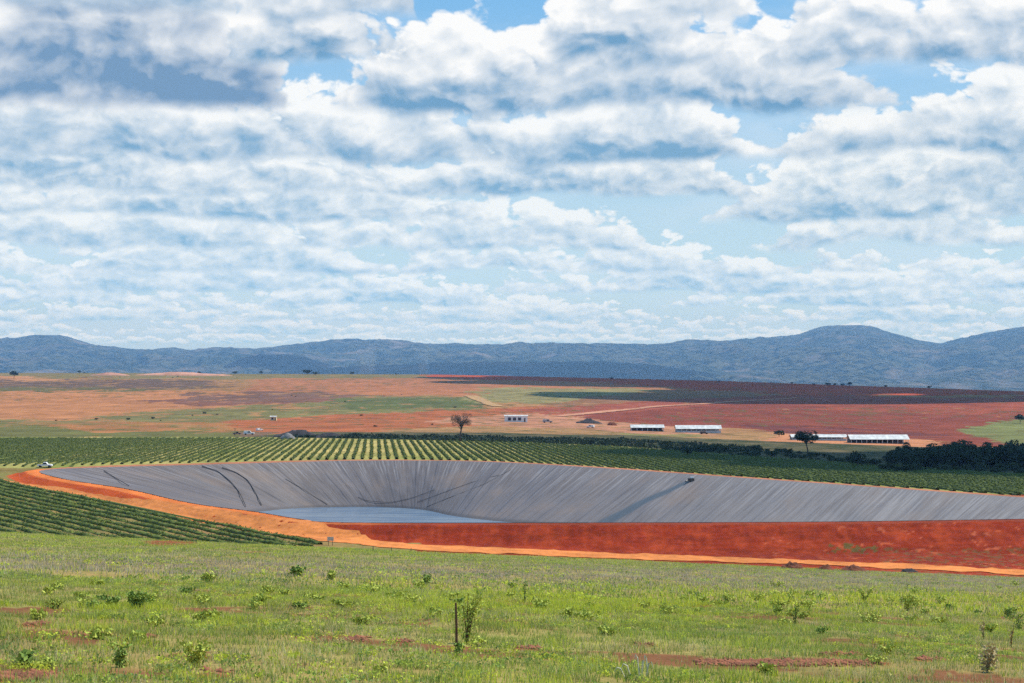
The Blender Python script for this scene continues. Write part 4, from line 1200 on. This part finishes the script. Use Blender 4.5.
def cloud_group():
    g = bpy.data.node_groups.new('cloud_bank', 'ShaderNodeTree')
    itf = g.interface
    for nme, typ in (('Prev','NodeSocketColor'),('Az','NodeSocketFloat'),('El','NodeSocketFloat'),('Base','NodeSocketFloat'),('Size','NodeSocketFloat'),('Cover','NodeSocketFloat'),
                     ('Seed','NodeSocketFloat'),('Lit','NodeSocketColor'),('Shade','NodeSocketColor'),('Height','NodeSocketFloat'),('Dim','NodeSocketFloat')):
        itf.new_socket(nme, in_out='INPUT', socket_type=typ)
    itf.new_socket('Color', in_out='OUTPUT', socket_type='NodeSocketColor')
    gi = g.nodes.new('NodeGroupInput'); go = g.nodes.new('NodeGroupOutput'); I = gi.outputs
    h = math_(g, 'DIVIDE', math_(g, 'SUBTRACT', I['El'], I['Base']), I['Size'])
    u = math_(g, 'MULTIPLY_ADD', I['Seed'], 3.71, math_(g, 'DIVIDE', I['Az'], I['Size']))
    wv = g.nodes.new('ShaderNodeTexNoise'); wv.noise_dimensions = '1D'; wv.inputs['Scale'].default_value = .33; wv.inputs['Detail'].default_value = 1.
    g.links.new(u, wv.inputs['W'])
    h = math_(g, 'ADD', h, math_(g, 'MULTIPLY_ADD', wv.outputs['Fac'], .26, -.13))
    def vec(du, dh, sx, sy):
        m1 = math_(g, 'MULTIPLY_ADD', u, sx, du*sx); m2 = math_(g, 'MULTIPLY_ADD', h, sy, dh*sy)
        c = g.nodes.new('ShaderNodeCombineXYZ')
        g.links.new(m1, c.inputs[0]); g.links.new(m2, c.inputs[1])
        return c.outputs[0]
    def noise(v, s, det, ro, dist=0.):
        n = g.nodes.new('ShaderNodeTexNoise'); n.noise_dimensions = '2D'; n.inputs['Scale'].default_value = s; n.inputs['Detail'].default_value = det; n.inputs['Roughness'].default_value = ro
        n.inputs['Distortion'].default_value = dist
        g.links.new(v, n.inputs['Vector']); return n.outputs['Fac']
    def billow(v, s, det):
        n = g.nodes.new('ShaderNodeTexVoronoi'); n.voronoi_dimensions = '2D'; n.feature = 'F1'; n.inputs['Scale'].default_value = s; n.inputs['Detail'].default_value = det
        n.inputs['Roughness'].default_value = .5; n.normalize = True
        g.links.new(v, n.inputs['Vector']); return n.outputs['Distance']
    big = noise(vec(0,0,.24,.22), 1., 2., .5)
    det = noise(vec(0,0,.78,1.), 1.5, 7., .55)
    # rounded heads: cell bumps, bent a little by the finer noise
    bv = g.nodes.new('ShaderNodeVectorMath'); bv.operation = 'ADD'
    b1 = vec(0,0,.75,1.1); b2 = math_(g, 'MULTIPLY', det, .35)
    cx = g.nodes.new('ShaderNodeCombineXYZ'); g.links.new(b2, cx.inputs[0]); g.links.new(b2, cx.inputs[1])
    g.links.new(b1, bv.inputs[0]); g.links.new(cx.outputs[0], bv.inputs[1])
    bil = billow(bv.outputs[0], 2.5, 3.)
    d = math_(g, 'ADD', I['Cover'], math_(g, 'MULTIPLY_ADD', big, 3.2, -1.2))
    d = math_(g, 'ADD', d, math_(g, 'MULTIPLY_ADD', det, 1.15, -.57))
    d = math_(g, 'SUBTRACT', d, math_(g, 'MULTIPLY', bil, 1.65))
    d = math_(g, 'SUBTRACT', d, math_(g, 'MULTIPLY', math_(g, 'MAXIMUM', h, 0.), I['Height']))
    hb = math_(g, 'ADD', h, math_(g, 'MULTIPLY_ADD', det, .24, -.12))
    alpha = math_(g, 'MULTIPLY', maprange(g, d, -.01, .15), maprange(g, hb, -.08, .05))
    bo = g.nodes.new('ShaderNodeVectorMath'); bo.operation = 'ADD'; g.links.new(bv.outputs[0], bo.inputs[0]); bo.inputs[1].default_value = (.05,.09,0)
    bil2 = billow(bo.outputs[0], 2.5, 3.)
    det2 = noise(vec(.06,.18,.78,1.), 1.5, 4., .55)
    diff = math_(g, 'MULTIPLY', math_(g, 'SUBTRACT', det, det2), 2.0)
    diff = math_(g, 'MULTIPLY_ADD', math_(g, 'SUBTRACT', bil2, bil), 2.5, diff)
    top = math_(g, 'MULTIPLY', maprange(g, h, -.06, .62), .72)
    edge = maprange(g, d, 1.1, .05, 0., .50)
    lit = math_(g, 'ADD', math_(g, 'ADD', top, edge), diff)
    lit = maprange(g, math_(g, 'SUBTRACT', lit, math_(g, 'MULTIPLY', I['Dim'], maprange(g, d, .0, .7))), -.36, 1.08, smooth=False)
    col = mixc(g, lit, I['Shade'], I['Lit'])
    g.links.new(mixc(g, alpha, I['Prev'], col), go.inputs[0])
    return g
CG = cloud_group()
S_ = 1/BGS
def L_(r, g_, b): return tuple(srgb(r, g_, b)*S_)
# blue air between the clouds
skyc = mixc(nt, 1., sky.outputs['Color'], (.55,.95,1.15), 'MULTIPLY')
low = maprange(nt, tt, .0, .14)
prev = mixc(nt, maprange(nt, tt, .03, .30), L_(208,233,249), L_(100,180,240))
prev = mixc(nt, .25, prev, skyc)
# thin high veil
cbv = nd(nt, 'ShaderNodeCombineXYZ'); nt.links.new(math_(nt, 'MULTIPLY', az, 9.), cbv.inputs[0]); nt.links.new(math_(nt, 'MULTIPLY', tt, 26.), cbv.inputs[1])
veil = nd(nt, 'ShaderNodeTexNoise', i_Scale=1., i_Detail=6., i_Roughness=.55); nt.links.new(cbv.outputs[0], veil.inputs['Vector'])
prev = mixc(nt, math_(nt, 'MULTIPLY', maprange(nt, veil.outputs['Fac'], .42, .7), .45), prev, L_(214,232,248))
# (row of the cloud base, size in pixels, cover, seed, [(column, half width, extra cover)])
BANKS = [
 (343, 17, .7, 1.3, []), (333, 25, .6, 7.7, []), (321, 34, .6, 3.9, []),
 (306, 44, .55, 12.4, []), (291, 52, .6, 5.2, []), (272, 62, .6, 21.6, []),
 (248, 72, .6, 9.1, [(500,150,.4),(120,120,.4)]), (220, 80, .45, 14.8, [(830,110,1.1),(200,130,.8),(520,60,-.3)]),
 (194, 80, .35, 41.2, [(560,150,1.0),(100,170,.8),(980,100,.8)]),
 (160, 104, .45, 17.5, [(650,110,.9),(380,90,.7),(940,130,.6),(200,90,.5)]),
 (108, 120, .2, 29.7, [(500,110,.7),(720,130,1.0),(310,40,-.4)]), (112, 150, -.6, 26.1, [(80,150,2.7),(240,60,.6)]), 
 (66, 120, .1, 55.7, [(620,80,1.3),(960,110,1.2),(830,60,.7),(490,60,-1.4),(90,110,-1.8),(290,60,1.9)]),
 (14, 150, .1, 62.9, [(330,85,1.9),(700,150,.8),(170,90,.9),(500,65,-3.2)]),
 (-140, 230, .4, 70.3, [(500,90,-2.5)]),
]
for py, size, cov, seed, bumps in BANKS:
    # tied to the bank behind it, so that the banks are worked out one after the other
    srt = nt.nodes.new('ShaderNodeSeparateColor'); nt.links.new(prev, srt.inputs[0])
    azi = math_(nt, 'MULTIPLY_ADD', srt.outputs[0], 1e-8, az)
    tti = math_(nt, 'MULTIPLY_ADD', srt.outputs[0], 1e-8, tt)
    cv_ = None
    for (bx, bw_, ba) in bumps:
        e = math_(nt, 'DIVIDE', math_(nt, 'SUBTRACT', azi, math.atan((bx-CX)/F)), bw_/F)
        g_ = math_(nt, 'MULTIPLY', math_(nt, 'POWER', 2.71828, math_(nt, 'MULTIPLY', math_(nt, 'MULTIPLY', e, e), -1.)), ba)
        cv_ = g_ if cv_ is None else math_(nt, 'ADD', cv_, g_)
    if cv_ is not None: cv_ = math_(nt, 'ADD', cv_, cov)
    n = nt.nodes.new('ShaderNodeGroup'); n.node_tree = CG
    b_ = (HY-py)/F; z_ = size/F
    n.inputs['Base'].default_value = b_; n.inputs['Size'].default_value = z_; n.inputs['Seed'].default_value = seed
    n.inputs['Height'].default_value = 1.3; n.inputs['Dim'].default_value = {26.1: .46, 29.7: .1, 17.5: .12}.get(seed, 0.)
    k = np.clip((py-100)/240, 0, 1)
    lit = np.array([254,255,255])*(1-k) + np.array([236,247,253])*k; shd = np.array([112,160,198])*(1-k) + np.array([160,202,230])*k
    if seed == 26.1: shd = np.array([118,154,190])
    n.inputs['Lit'].default_value = (*L_(*lit), 1); n.inputs['Shade'].default_value = (*L_(*shd), 1)
    nt.links.new(prev, n.inputs['Prev']); nt.links.new(math_(nt, 'MULTIPLY', azi, float(np.interp(py, [150,300,341],[1.,.8,.62]))), n.inputs['Az']); nt.links.new(tti, n.inputs['El'])
    if cv_ is None: n.inputs['Cover'].default_value = cov
    else: nt.links.new(cv_, n.inputs['Cover'])
    prev = n.outputs[0]
nt.links.new(prev, bg.inputs['Color'])
wd.cycles.sampling_method = 'MANUAL'; wd.cycles.sample_map_resolution = 256

sl = bpy.data.lights.new('sun', 'SUN'); sl.energy = 4.7; sl.angle = math.radians(.5); sl.color = (1,.93,.82)
so = bpy.data.objects.new('sun', sl); COL.objects.link(so)
from mathutils import Vector
so.rotation_euler = Vector(sdir).to_track_quat('Z', 'Y').to_euler(); so.location = (0,0,300)

# ------------------------------------------------------------------ camera and output
cam = bpy.data.cameras.new('camera'); co = bpy.data.objects.new('camera', cam); COL.objects.link(co)
cam.sensor_width = 36; cam.lens = 36*F/1024; cam.shift_y = (HY-341.5)/1024
cam.clip_start = .5; cam.clip_end = 60000
co.location = (0,0,0); co.rotation_euler = (math.pi/2,0,0)
SC.camera = co
SC.view_settings.view_transform = 'Standard'; SC.view_settings.look = 'None'; SC.view_settings.exposure = 0; SC.view_settings.gamma = 1
cy = SC.cycles
cy.use_denoising = False; cy.denoiser = 'OPENIMAGEDENOISE'; cy.denoising_input_passes = 'RGB_ALBEDO_NORMAL'; cy.denoising_prefilter = 'ACCURATE'; cy.sample_clamp_indirect = 3.; cy.max_bounces = 5; cy.diffuse_bounces = 1; cy.glossy_bounces = 2; cy.transmission_bounces = 2; cy.transparent_max_bounces = 6
cy.use_adaptive_sampling = True; cy.adaptive_threshold = .015
